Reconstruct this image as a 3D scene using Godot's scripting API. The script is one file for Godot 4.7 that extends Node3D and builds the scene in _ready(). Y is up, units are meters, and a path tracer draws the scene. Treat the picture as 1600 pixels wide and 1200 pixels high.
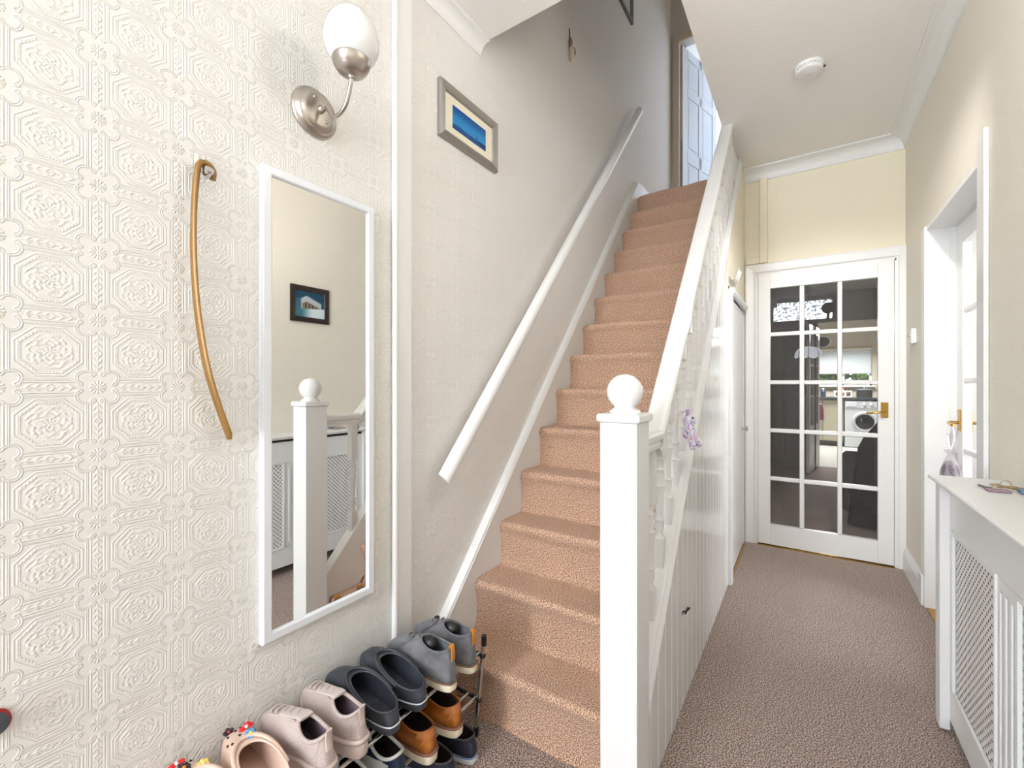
extends Node3D
# A narrow hall with a carpeted staircase. x = right, y = up, -z = down the hall, camera over the origin.

var X := Transform3D()          # applied to every vertex; thing() sets it so that parts can be given in room coordinates
var M := {}                     # materials
const RISE := 0.1938
const GOING := 0.1755
const LW := -1.15               # left wall face
const RW := 0.544               # right wall face
const FW := -3.75               # far wall face
const FRONT := 2.2               # front wall face, behind the camera
const HC := 2.79                # hall ceiling
const SC := 2.637               # lower soffit at the stair foot

# ---------------------------------------------------------------- shape helpers
func ns() -> SurfaceTool:
	var st := SurfaceTool.new()
	st.begin(Mesh.PRIMITIVE_TRIANGLES)
	return st

func tri(st: SurfaceTool, a: Vector3, b: Vector3, c: Vector3, na: Vector3, nb: Vector3, nc: Vector3, ua := Vector2(), ub := Vector2(), uc := Vector2()) -> void:
	var g := (b - a).cross(c - a)
	if g.length_squared() < 1e-16:
		return
	var flip := (g.dot(na + nb + nc) > 0.0) != (X.basis.determinant() < 0.0)
	var vs := [a, c, b] if flip else [a, b, c]
	var nn := [na, nc, nb] if flip else [na, nb, nc]
	var uu := [ua, uc, ub] if flip else [ua, ub, uc]
	for i in 3:
		st.set_normal((X.basis * (nn[i] as Vector3)).normalized())
		st.set_uv(uu[i])
		st.add_vertex(X * (vs[i] as Vector3))

func quad(st: SurfaceTool, a: Vector3, b: Vector3, c: Vector3, d: Vector3, n: Vector3) -> void:
	tri(st, a, b, c, n, n, n, Vector2(0, 1), Vector2(1, 1), Vector2(1, 0))
	tri(st, a, c, d, n, n, n, Vector2(0, 1), Vector2(1, 0), Vector2(0, 0))

# box between two corners, edges chamfered by r
func bx(st: SurfaceTool, p: Vector3, q: Vector3, r := 0.0) -> void:
	var lo := Vector3(minf(p.x, q.x), minf(p.y, q.y), minf(p.z, q.z))
	var hi := Vector3(maxf(p.x, q.x), maxf(p.y, q.y), maxf(p.z, q.z))
	var c := (lo + hi) / 2
	var h := (hi - lo) / 2
	r = minf(r, minf(h.x, minf(h.y, h.z)) * 0.98)
	for ax in 3:
		var u := (ax + 1) % 3
		var v := (ax + 2) % 3
		for s in [-1.0, 1.0]:
			var n := Vector3(); n[ax] = s
			var pt := []
			for k in [[-1, -1], [1, -1], [1, 1], [-1, 1]]:
				var w := Vector3(); w[ax] = s * h[ax]; w[u] = k[0] * (h[u] - r); w[v] = k[1] * (h[v] - r)
				pt.append(c + w)
			quad(st, pt[0], pt[1], pt[2], pt[3], n)
	if r <= 0.0:
		return
	for ax in 3:                       # edges along axis ax
		var u := (ax + 1) % 3
		var v := (ax + 2) % 3
		for su in [-1.0, 1.0]:
			for sv in [-1.0, 1.0]:
				var nu := Vector3(); nu[u] = su
				var nv := Vector3(); nv[v] = sv
				var e := []
				for sa in [-1.0, 1.0]:
					var w := Vector3(); w[ax] = sa * (h[ax] - r); w[u] = su * h[u]; w[v] = sv * (h[v] - r)
					var w2 := Vector3(); w2[ax] = sa * (h[ax] - r); w2[u] = su * (h[u] - r); w2[v] = sv * h[v]
					e.append([c + w, c + w2])
				tri(st, e[0][0], e[1][0], e[1][1], nu, nu, nv)
				tri(st, e[0][0], e[1][1], e[0][1], nu, nv, nv)
	for sx in [-1.0, 1.0]:
		for sy in [-1.0, 1.0]:
			for sz in [-1.0, 1.0]:
				var a := c + Vector3(sx * h.x, sy * (h.y - r), sz * (h.z - r))
				var b := c + Vector3(sx * (h.x - r), sy * h.y, sz * (h.z - r))
				var d := c + Vector3(sx * (h.x - r), sy * (h.y - r), sz * h.z)
				tri(st, a, b, d, Vector3(sx, 0, 0), Vector3(0, sy, 0), Vector3(0, 0, sz))

# smooth sheet through rows of points; inside = a point (or far point) the normals turn away from
func grid(st: SurfaceTool, rows: Array, closed := false, flip := false, caps := false) -> void:
	var nr := rows.size()
	var nc: int = rows[0].size()
	var nor := []
	for i in nr:
		var line := PackedVector3Array()
		for j in nc:
			var j0 := (j - 1 + nc) % nc if closed else maxi(j - 1, 0)
			var j1 := (j + 1) % nc if closed else mini(j + 1, nc - 1)
			var du: Vector3 = rows[mini(i + 1, nr - 1)][j] - rows[maxi(i - 1, 0)][j]
			var dv: Vector3 = rows[i][j1] - rows[i][j0]
			if dv.length_squared() < 1e-14:
				var ii := i + 1 if i + 1 < nr else i - 1
				dv = rows[ii][j1] - rows[ii][j0]
			var n := du.cross(dv)
			if n.length_squared() < 1e-20:
				n = Vector3(0, 1, 0)
			line.append(n.normalized() * (-1.0 if flip else 1.0))
		nor.append(line)
	for i in nr - 1:
		for j in (nc if closed else nc - 1):
			var k := (j + 1) % nc
			var u0 := Vector2(float(j) / nc, float(i) / nr)
			var u1 := Vector2(float(j + 1) / nc, float(i) / nr)
			var u2 := Vector2(float(j + 1) / nc, float(i + 1) / nr)
			var u3 := Vector2(float(j) / nc, float(i + 1) / nr)
			tri(st, rows[i][j], rows[i][k], rows[i + 1][k], nor[i][j], nor[i][k], nor[i + 1][k], u0, u1, u2)
			tri(st, rows[i][j], rows[i + 1][k], rows[i + 1][j], nor[i][j], nor[i + 1][k], nor[i + 1][j], u0, u2, u3)
	if caps:
		for e in [0, nr - 1]:
			var c := Vector3()
			for p in rows[e]:
				c += p
			c /= nc
			var away: Vector3 = Vector3()
			for p in rows[1 if e == 0 else nr - 2]:
				away += p
			var nn: Vector3 = (c - away / nc)
			if nn.length() < 1e-6:
				nn = Vector3.UP
			var g: Vector3 = (rows[e][0] - c).cross(rows[e][nc / 3] - c)
			if g.length_squared() > 1e-18:
				nn = g.normalized() * signf(g.dot(nn) + 1e-12)
			nn = nn.normalized()
			for j in nc:
				tri(st, c, rows[e][j], rows[e][(j + 1) % nc], nn, nn, nn)

# surface of revolution about the y axis of xf; profile of (radius, height)
func lathe(st: SurfaceTool, prof: Array, xf := Transform3D(), seg := 24, sharp := false) -> void:
	var rows := []
	for p in prof:
		var line := PackedVector3Array()
		for k in seg:
			var a := TAU * k / seg
			line.append(xf * Vector3(cos(a) * p[0], p[1], sin(a) * p[0]))
		rows.append(line)
	if sharp:
		for i in rows.size() - 1:
			grid(st, [rows[i], rows[i + 1]], true, false)
	else:
		grid(st, rows, true, false)
	for e in [0, prof.size() - 1]:
		if prof[e][0] > 1e-4:
			var c: Vector3 = xf * Vector3(0, prof[e][1], 0)
			var up: bool = prof[e][1] > prof[1 if e == 0 else prof.size() - 2][1] or (e > 0 and is_equal_approx(prof[e][1], prof[e - 1][1]))
			var n: Vector3 = xf.basis.y.normalized() * (1.0 if up else -1.0)
			for k in seg:
				tri(st, c, rows[e][k], rows[e][(k + 1) % seg], n, n, n)

func tube(st: SurfaceTool, path: Array, r, seg := 10, squash := 1.0, up := Vector3.UP) -> void:
	var rows := []
	for i in path.size():
		var t: Vector3 = (path[mini(i + 1, path.size() - 1)] - path[maxi(i - 1, 0)]).normalized()
		var s := t.cross(up)
		if s.length() < 1e-3:
			s = t.cross(Vector3(1, 0, 0.01))
		s = s.normalized()
		var w := s.cross(t).normalized()
		var rad: float = r[i] if r is Array else r
		var line := PackedVector3Array()
		for k in seg:
			var a := TAU * k / seg
			line.append(path[i] + s * cos(a) * rad + w * sin(a) * rad * squash)
		rows.append(line)
	var mid: Vector3 = path[0]
	var n0: Vector3 = (rows[1][0] - rows[0][0]).cross(rows[0][1] - rows[0][0])
	grid(st, rows, true, n0.dot(rows[0][0] - mid) < 0.0, true)

# flat strap along a path, its width along a fixed side axis
func band(st: SurfaceTool, path: Array, side: Vector3, hw, th: float) -> void:
	var rows := []
	for i in path.size():
		var t: Vector3 = (path[mini(i + 1, path.size() - 1)] - path[maxi(i - 1, 0)]).normalized()
		var n := t.cross(side).normalized()
		var w: float = hw[i] if hw is Array else hw
		var line := PackedVector3Array()
		for k in 12:
			var a := TAU * k / 12
			var e := pow(absf(cos(a)), 0.5) * signf(cos(a))
			line.append(path[i] + side * e * w + n * sin(a) * th)
		rows.append(line)
	var n0: Vector3 = (rows[1][0] - rows[0][0]).cross(rows[0][1] - rows[0][0])
	grid(st, rows, true, n0.dot(rows[0][0] - path[0]) < 0.0, true)

func spline(pts: Array, n := 8) -> Array:
	var out := []
	for i in pts.size() - 1:
		var p0: Vector3 = pts[maxi(i - 1, 0)]
		var p3: Vector3 = pts[mini(i + 2, pts.size() - 1)]
		for k in n:
			out.append((pts[i] as Vector3).cubic_interpolate(pts[i + 1], p0, p3, float(k) / n))
	out.append(pts[-1])
	return out

func ell(st: SurfaceTool, c: Vector3, r: Vector3, b := Basis(), seg := 18, nr := 10) -> void:
	var rows := []
	for i in nr + 1:
		var th := PI * i / nr
		var line := PackedVector3Array()
		for k in seg:
			var a := TAU * k / seg
			line.append(c + b * Vector3(r.x * sin(th) * cos(a), -r.y * cos(th), r.z * sin(th) * sin(a)))
		rows.append(line)
	grid(st, rows, true, false)

# polygon in 2D swept by a straight vector; map turns a 2D point into 3D
func prism(st: SurfaceTool, poly: PackedVector2Array, org: Vector3, ex: Vector3, ey: Vector3, by: Vector3) -> void:
	var idx := Geometry2D.triangulate_polygon(poly)
	var n := by.normalized()
	var cw := Geometry2D.is_polygon_clockwise(poly)
	for i in range(0, idx.size(), 3):
		var a := org + ex * poly[idx[i]].x + ey * poly[idx[i]].y
		var b := org + ex * poly[idx[i + 1]].x + ey * poly[idx[i + 1]].y
		var c := org + ex * poly[idx[i + 2]].x + ey * poly[idx[i + 2]].y
		tri(st, a, b, c, -n, -n, -n)
		tri(st, a + by, b + by, c + by, n, n, n)
	for i in poly.size():
		var p := poly[i]
		var q := poly[(i + 1) % poly.size()]
		var d := (q - p).normalized()
		var o := Vector2(d.y, -d.x) * (-1.0 if cw else 1.0)
		var a := org + ex * p.x + ey * p.y
		var b := org + ex * q.x + ey * q.y
		quad(st, a, b, b + by, a + by, ex * o.x + ey * o.y)

# a straight strip: 2D profile (closed) carried from a to b, each end given by its own frame origin
func run(st: SurfaceTool, prof: PackedVector2Array, a: Vector3, b: Vector3, ex: Vector3, ey: Vector3) -> void:
	prism(st, prof, a, ex, ey, b - a)

func pv(arr: Array) -> PackedVector2Array:
	var o := PackedVector2Array()
	for p in arr:
		o.append(Vector2(p[0], p[1]))
	return o

# ---------------------------------------------------------------- nodes
func put(called: String, st: SurfaceTool, m: Material, parent: Node3D = null) -> MeshInstance3D:
	var o := MeshInstance3D.new()
	o.name = called
	st.set_material(m)
	st.index()
	o.mesh = st.commit()
	(parent if parent else self as Node3D).add_child(o, true)
	return o

var used := {}
func numbered(called: String) -> String:
	used[called] = used.get(called, -1) + 1
	return called if used[called] == 0 else "%s_%03d" % [called, used[called]]

func tag(o: Node3D, label: String, category := "", group := "", kind := "") -> Node3D:
	o.set_meta("label", label)
	if category: o.set_meta("category", category)
	if group: o.set_meta("group", group)
	if kind: o.set_meta("kind", kind)
	return o

# a thing whose parts are then given in room coordinates (X undoes its position)
func thing(called: String, label: String, category: String, at: Vector3, group := "", kind := "") -> Node3D:
	var o := Node3D.new()
	o.name = numbered(called)
	o.position = at
	add_child(o)
	X = Transform3D(Basis(), -at)
	return tag(o, label, category, group, kind) as Node3D

func done() -> void:
	X = Transform3D()

func one(called: String, st: SurfaceTool, m: Material, label: String, category: String, group := "", kind := "") -> MeshInstance3D:
	var o := put(numbered(called), st, m)
	tag(o, label, category, group, kind)
	return o

# ---------------------------------------------------------------- materials
func sm(c: Color, rough := 0.5, metal := 0.0) -> StandardMaterial3D:
	var m := StandardMaterial3D.new()
	m.albedo_color = c
	m.roughness = rough
	m.metallic = metal
	return m

func noise_tex(freq: float, size: int, ramp: Array, oct := 3, sd := 1, typ := FastNoiseLite.TYPE_SIMPLEX) -> NoiseTexture2D:
	var n := FastNoiseLite.new()
	n.noise_type = typ
	n.frequency = freq
	n.fractal_octaves = oct
	n.seed = sd
	var t := NoiseTexture2D.new()
	t.width = size; t.height = size
	t.seamless = true
	t.noise = n
	if ramp.size():
		var g := Gradient.new()
		var of := PackedFloat32Array(); var cs := PackedColorArray()
		for r in ramp:
			of.append(r[0]); cs.append(r[1])
		g.offsets = of; g.colors = cs
		t.color_ramp = g
	return t

func tri_map(m: StandardMaterial3D, sc: Vector3, world := true) -> void:
	m.uv1_triplanar = true
	m.uv1_world_triplanar = world
	m.uv1_scale = sc
	m.uv1_triplanar_sharpness = 8.0

func ridge(d: float, w: float) -> float:
	return exp(-(d * d) / (w * w))

# one repeat of the embossed wallpaper: a beaded octagon of flowers, four scrolled medallions, leafy bands between them
func paper_image(n: int) -> ImageTexture:
	var im := Image.create(n, n, false, Image.FORMAT_RF)
	for j in n:
		for i in n:
			var x := (i + 0.5) / n - 0.5
			var y := (j + 0.5) / n - 0.5
			var a := absf(x)
			var b := absf(y)
			var da := 0.5 - a
			var db := 0.5 - b
			var r := sqrt(da * da + db * db)
			var h := 0.0
			# band edges: two fine ridges each side
			if r > 0.225:
				for w in [0.075, 0.108, 0.125]:
					if b < 0.36: h = maxf(h, 0.75 * ridge(da - w, 0.007))
					if a < 0.36: h = maxf(h, 0.75 * ridge(db - w, 0.007))
				# leaf sprigs inside the bands
				if da < 0.065 and b < 0.30:
					h = maxf(h, 0.8 * ridge(fposmod(b * 11.0 + da * 9.0, 1.0) - 0.5, 0.2) * smoothstep(0.055, 0.035, da))
					h = maxf(h, 0.7 * ridge(da, 0.008))
				if db < 0.065 and a < 0.30:
					h = maxf(h, 0.8 * ridge(fposmod(a * 11.0 + db * 9.0, 1.0) - 0.5, 0.2) * smoothstep(0.055, 0.035, db))
					h = maxf(h, 0.7 * ridge(db, 0.008))
			# scrolls round the medallion
			var sx := da - 0.135
			var sy := db - 0.135
			var sr := sqrt(sx * sx + sy * sy)
			if sr < 0.135:
				var out := sx + sy > -0.05
				if out:
					h = h * smoothstep(0.07, 0.085, sr)
					h = maxf(h, ridge(sr - 0.110, 0.009))
					h = maxf(h, 0.9 * ridge(sr - 0.084, 0.008))
			var ex := da - 0.195
			var ey := db - 0.05
			h = maxf(h, 0.9 * ridge(sqrt(ex * ex + ey * ey) - 0.027, 0.009))
			ex = da - 0.05
			ey = db - 0.195
			h = maxf(h, 0.9 * ridge(sqrt(ex * ex + ey * ey) - 0.027, 0.009))
			# flower in the middle of the medallion
			if r < 0.11:
				var th := atan2(db, da)
				h = maxf(h, (0.55 + 0.45 * cos(th * 12.0)) * smoothstep(0.105, 0.085, r) * smoothstep(0.018, 0.034, r))
				h = maxf(h, ridge(r, 0.012))
			# beaded octagon
			var oc := maxf(maxf(a / 0.335, b / 0.335), (a + b) / 0.475)
			var ang := atan2(y, x)
			var bead := 0.5 + 0.5 * cos((x - y) * TAU * 15.0) * cos((x + y) * TAU * 15.0)
			h = maxf(h, (0.35 + 0.65 * bead) * smoothstep(0.07, 0.035, absf(oc - 0.86)) * 0.9)
			if sr > 0.118: h = maxf(h, 0.6 * ridge((oc - 1.0) * 0.33, 0.008))
			# floral field
			if oc < 0.74:
				var rr := sqrt(x * x + y * y)
				var f := cos(ang * 8.0 + rr * 30.0) * cos(rr * 62.0) + 0.6 * cos(ang * 5.0 - rr * 40.0) * sin(rr * 48.0) + 0.5 * sin(x * 95.0) * sin(y * 88.0)
				h = maxf(h, clampf(0.25 + f * 0.55, 0.0, 0.95) * smoothstep(0.74, 0.66, oc))
			im.set_pixel(i, j, Color(h, h, h))
	return ImageTexture.create_from_image(im)

func carpet(ramp: Array, sc: float, sd: int) -> StandardMaterial3D:
	var m := sm(Color.WHITE, 0.95)
	m.albedo_texture = noise_tex(0.105, 512, ramp, 4, sd)
	m.heightmap_enabled = true
	m.heightmap_texture = noise_tex(0.09, 512, [], 3, sd + 5)
	m.heightmap_scale = 0.55
	m.rim_enabled = true
	m.rim = 0.25
	m.rim_tint = 0.6
	tri_map(m, Vector3.ONE * sc)
	return m

func make_materials() -> void:
	var paper := paper_image(256)
	var w := sm(Color(0.915, 0.905, 0.888), 0.62)
	w.heightmap_enabled = true
	w.heightmap_texture = paper
	w.heightmap_scale = 0.135
	tri_map(w, Vector3(1, 1, 1) / 0.1315)
	M.paper = w
	M.paper_right = w.duplicate()
	M.paper_right.albedo_color = Color(0.925, 0.90, 0.85)
	M.paper_right.heightmap_scale = 0.09
	var p := sm(Color(0.95, 0.918, 0.83), 0.7)
	p.heightmap_enabled = true
	p.heightmap_texture = noise_tex(0.09, 256, [], 3, 4)
	p.heightmap_scale = 0.05
	tri_map(p, Vector3.ONE * 4.0)
	M.cream = p
	var c := sm(Color(0.955, 0.945, 0.93), 0.85)
	c.heightmap_enabled = true
	c.heightmap_texture = noise_tex(0.11, 256, [], 3, 9)
	c.heightmap_scale = 0.08
	tri_map(c, Vector3.ONE * 3.0)
	M.ceil = c
	M.white = sm(Color(0.935, 0.935, 0.932), 0.3)
	M.white_satin = sm(Color(0.93, 0.93, 0.925), 0.45)
	M.panel = sm(Color(0.95, 0.945, 0.935), 0.1)
	M.cool_white = sm(Color(0.92, 0.935, 0.955), 0.35)
	M.hall_carpet = carpet([[0.0, Color(0.36, 0.28, 0.245)], [0.36, Color(0.46, 0.375, 0.335)], [0.48, Color(0.62, 0.53, 0.485)], [0.56, Color(0.70, 0.61, 0.565)], [0.67, Color(0.86, 0.785, 0.74)], [1.0, Color(0.93, 0.875, 0.84)]], 2.6, 11)
	M.stair_carpet = carpet([[0.0, Color(0.54, 0.37, 0.275)], [0.34, Color(0.66, 0.485, 0.38)], [0.48, Color(0.79, 0.625, 0.515)], [0.56, Color(0.87, 0.715, 0.61)], [0.68, Color(0.96, 0.84, 0.745)], [1.0, Color(0.97, 0.88, 0.79)]], 2.9, 23)
	M.mirror = sm(Color(0.96, 0.965, 0.96), 0.015, 1.0)
	M.steel = sm(Color(0.72, 0.69, 0.66), 0.28, 1.0)
	M.chrome = sm(Color(0.82, 0.82, 0.82), 0.12, 1.0)
	M.brass = sm(Color(0.74, 0.58, 0.28), 0.22, 1.0)
	M.gold_plastic = sm(Color(0.52, 0.38, 0.18), 0.36, 0.25)
	M.black = sm(Color(0.06, 0.06, 0.065), 0.4)
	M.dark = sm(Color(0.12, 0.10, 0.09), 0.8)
	M.mdf = sm(Color(0.42, 0.30, 0.25), 0.9)
	var g := sm(Color(1, 1, 1, 0.03), 0.0)
	g.transparency = BaseMaterial3D.TRANSPARENCY_ALPHA
	M.glass = g
	var og := sm(Color(0.97, 0.97, 0.97), 0.06)
	og.backlight_enabled = true
	og.backlight = Color(0.7, 0.7, 0.7)
	og.clearcoat_enabled = true
	og.clearcoat = 1.0
	og.clearcoat_roughness = 0.02
	M.opal = og
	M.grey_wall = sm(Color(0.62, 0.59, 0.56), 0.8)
	M.daylight = sm(Color(1, 1, 1), 0.5)
	M.daylight.emission_enabled = true
	M.daylight.emission = Color(0.93, 0.97, 1.0)
	M.daylight.emission_energy_multiplier = 6.0

func area(called: String, at: Vector3, look: Vector3, size: Vector3, e: float, c: Color) -> void:
	var l := AreaLight3D.new()
	l.name = called
	l.area_size = Vector2(size.x, size.y)
	l.light_energy = e
	l.light_color = c
	l.area_range = 14.0
	l.shadow_enabled = true
	add_child(l, true)
	l.look_at_from_position(at, at + look, Vector3.UP if absf(look.y) < 0.9 else Vector3.FORWARD)

# ================================================================ the scene
func _ready() -> void:
	var cam := Camera3D.new()
	cam.name = "camera"
	cam.position = Vector3(0, 1.19, 0)
	cam.rotation_degrees.y = 33.7
	cam.fov = 82.51
	cam.near = 0.02
	add_child(cam)
	cam.current = true
	var we := WorldEnvironment.new()
	we.name = "environment"
	var env := Environment.new()
	env.background_mode = Environment.BG_SKY
	var sky := Sky.new()
	var psm := ProceduralSkyMaterial.new()
	psm.sky_energy_multiplier = 1.0
	psm.sky_top_color = Color(0.62, 0.74, 0.9)
	psm.sky_horizon_color = Color(0.9, 0.93, 0.96)
	psm.ground_bottom_color = Color(0.35, 0.36, 0.32)
	psm.ground_horizon_color = Color(0.6, 0.6, 0.58)
	sky.sky_material = psm
	env.sky = sky
	env.background_energy_multiplier = 9.0
	env.tonemap_mode = Environment.TONE_MAPPER_LINEAR
	env.tonemap_exposure = 0.425
	env.sdfgi_enabled = true
	env.ssao_enabled = true
	env.ssil_enabled = true
	we.environment = env
	add_child(we)
	# daylight from transom and kitchen; unseen sources light hall, side room and upstairs
	area("unseen_front_light", Vector3(-0.84, 1.45, FRONT - 0.04), Vector3(0, 0, -1), Vector3(0.44, 2.1, 0), 17.0, Color(0.95, 0.975, 1.0))  # out of view behind the camera, placed to graze the left wall
	area("transom_window_light", Vector3(-0.03, 2.54, FRONT - 0.03), Vector3(0, 0, -1), Vector3(0.86, 0.3, 0), 0.3, Color(0.95, 0.975, 1.0))
	area("unseen_side_room_light", Vector3(2.9, 1.5, -2.5), Vector3(-1, 0, -0.12), Vector3(1.6, 1.4, 0), 22.0, Color(0.96, 0.98, 1.0))  # out of view, shines through the side door onto jamb and boards
	area("kitchen_window_light", Vector3(0.45, 2.2, -10.0), Vector3(0, -0.9, 0.4), Vector3(0.9, 0.7, 0), 24.0, Color(0.98, 1.0, 1.0))
	area("unseen_landing_light", Vector3(1.0, 3.9, -4.4), Vector3(-1, -0.1, -0.15), Vector3(0.4, 0.9, 0), 1.5, Color(1.0, 0.95, 0.87))  # out of view, placed to light the landing from the right
	area("unseen_bathroom_light", Vector3(-0.4, 4.2, -6.0), Vector3(0, 0, -1), Vector3(0.8, 0.8, 0), 24.0, Color(0.95, 0.975, 1.0))  # out of view, brightens the room behind the landing door
	var om := OmniLight3D.new()
	om.name = "added_fill_light"  # added fill for the hall and its ceiling
	om.position = Vector3(0.1, 2.42, -1.15)
	om.light_energy = 0.9
	om.light_color = Color(1.0, 0.98, 0.945)
	om.light_size = 0.085
	om.omni_range = 14.0
	om.omni_attenuation = 2.0
	om.shadow_enabled = true
	add_child(om)
	var sp := SpotLight3D.new()
	sp.name = "added_spot_light"  # added fill aimed at the far door
	sp.light_energy = 5.5
	sp.light_color = Color(1.0, 0.98, 0.95)
	sp.light_size = 0.05
	sp.spot_angle = 31.0
	sp.spot_angle_attenuation = 0.9
	sp.spot_range = 12.0
	sp.spot_attenuation = 2.0
	sp.shadow_enabled = true
	add_child(sp)
	sp.look_at_from_position(Vector3(0.205, 2.672, -1.752), Vector3(0.15, 1.0, -3.75))
	make_materials()
	build_shell()
	build_stairs()
	build_banister()
	build_understairs()
	build_far_door()
	build_side_door()
	build_front()
	build_cover()
	build_left_wall_things()
	build_small()
	build_rack()
	build_shoes()
	build_back_rooms()
	build_upstairs()

# ---------------------------------------------------------------- setting
func build_shell() -> void:
	var st := ns()
	bx(st, Vector3(LW - 0.2, -0.1, FRONT + 0.2), Vector3(RW + 0.2, 0.0, FW))
	one("floor", st, M.hall_carpet, "taupe flecked hall carpet running from the stair foot to the glazed door", "carpet", "", "structure")
	st = ns()
	bx(st, Vector3(LW - 0.2, -0.1, FRONT + 0.2), Vector3(LW, 5.4, -7.0))
	one("wall_left", st, M.paper, "tall left wall in white embossed paper of octagons and scrolls", "wall", "", "structure")
	st = ns()
	bx(st, Vector3(RW, -0.1, FRONT + 0.2), Vector3(RW + 0.15, 2.95, -2.28))
	bx(st, Vector3(RW, -0.1, -3.18), Vector3(RW + 0.15, 2.95, FW - 0.12))
	bx(st, Vector3(RW, 2.03, -2.28), Vector3(RW + 0.15, 2.95, -3.18))
	one("wall_right", st, M.paper_right, "right wall in cream embossed paper above the radiator cover", "wall", "", "structure")
	st = ns()
	bx(st, Vector3(-0.385, -0.1, FW), Vector3(-0.285, 2.95, FW - 0.12))
	bx(st, Vector3(0.49, -0.1, FW), Vector3(RW, 2.95, FW - 0.12))
	bx(st, Vector3(-0.285, 1.995, FW), Vector3(0.49, 2.95, FW - 0.12))
	one("wall_far", st, M.cream, "plain pale yellow wall over the glazed door at the end of the hall", "wall", "", "structure")
	st = ns()
	bx(st, Vector3(-0.425, HC, FRONT + 0.2), Vector3(RW + 0.15, HC + 0.16, FW - 0.12))
	one("ceiling", st, M.ceil, "white stippled hall ceiling with a smoke alarm on it", "ceiling", "", "structure")
	st = ns()
	bx(st, Vector3(LW, SC, FRONT + 0.2), Vector3(-0.425, HC + 0.16, -1.478))
	one("ceiling", st, M.ceil, "white soffit over the stair foot at the top of the picture", "ceiling", "", "structure")
	# coving
	var cov := func(s: float) -> PackedVector2Array:
		var o := PackedVector2Array([Vector2(0, 0), Vector2(0, -s)])
		o.append(Vector2(s * 0.1, -s))
		for k in 7:
			var a := PI / 2 * k / 6
			o.append(Vector2(s * (0.1 + 0.78 * (1.0 - cos(a))), -s * (0.98 - 0.84 * sin(a))))
		o.append(Vector2(s, -s * 0.1)); o.append(Vector2(s, 0))
		return o
	st = ns()
	run(st, cov.call(0.085), Vector3(-0.375, HC, FW), Vector3(RW, HC, FW), Vector3(0, 0, 1), Vector3(0, 1, 0))
	one("trim_1", st, M.white_satin, "white concave coving over the pale yellow end wall", "coving", "", "structure")
	st = ns()
	run(st, cov.call(0.085), Vector3(RW, HC, FRONT), Vector3(RW, HC, FW), Vector3(-1, 0, 0), Vector3(0, 1, 0))
	one("trim_2", st, M.white_satin, "long white coving between the hall ceiling and the right wall", "coving", "", "structure")
	st = ns()
	run(st, cov.call(0.052), Vector3(LW, SC, FRONT), Vector3(LW, SC, -1.478), Vector3(1, 0, 0), Vector3(0, 1, 0))
	one("trim_3", st, M.white_satin, "short white coving under the soffit over the stair foot", "coving", "", "structure")
	# the white board on the left wall
	st = ns()
	bx(st, Vector3(LW, 0, -1.012), Vector3(LW + 0.012, SC - 0.04, -1.077), 0.002)
	tube(st, [Vector3(LW + 0.008, 0, -1.004), Vector3(LW + 0.008, SC - 0.04, -1.004)], 0.011, 12)
	one("trim_4", st, M.white, "flat white upright board on the left wall between mirror and stair", "board", "", "structure")
	# hatch on the end wall
	var t := thing("trim_5", "cream boxed frame on the end wall above the left of the glazed door", "panel", Vector3(-0.3, 2.09, FW), "", "structure")
	st = ns()
	bx(st, Vector3(-0.275, 2.088, FW), Vector3(-0.222, 2.715, FW + 0.016), 0.003)
	put("stile", st, M.cream, t)
	st = ns()
	bx(st, Vector3(-0.369, 2.088, FW), Vector3(-0.275, 2.140, FW + 0.016), 0.003)
	put("rail", st, M.cream, t)
	done()
	# skirting on the right wall
	var sk := pv([[0, 0], [0.016, 0], [0.016, 0.105], [0.012, 0.118], [0.013, 0.126], [0.006, 0.14], [0.004, 0.152], [0, 0.152]])
	st = ns()
	run(st, sk, Vector3(RW, 0.0, -3.24), Vector3(RW, 0.0, FW + 0.02), Vector3(-1, 0, 0), Vector3(0, 1, 0))
	one("baseboard_right", st, M.white, "short white skirting on the right wall beside the glazed end door", "skirting", "", "structure")
	st = ns()
	run(st, sk, Vector3(LW, 0.0, FRONT), Vector3(LW, 0.0, -1.0), Vector3(1, 0, 0), Vector3(0, 1, 0))
	one("baseboard_left", st, M.white, "white skirting on the left wall behind the shoe rack", "skirting", "", "structure")

func nose_z(i: int) -> float:
	return -1.404 - (i - 2) * GOING

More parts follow.
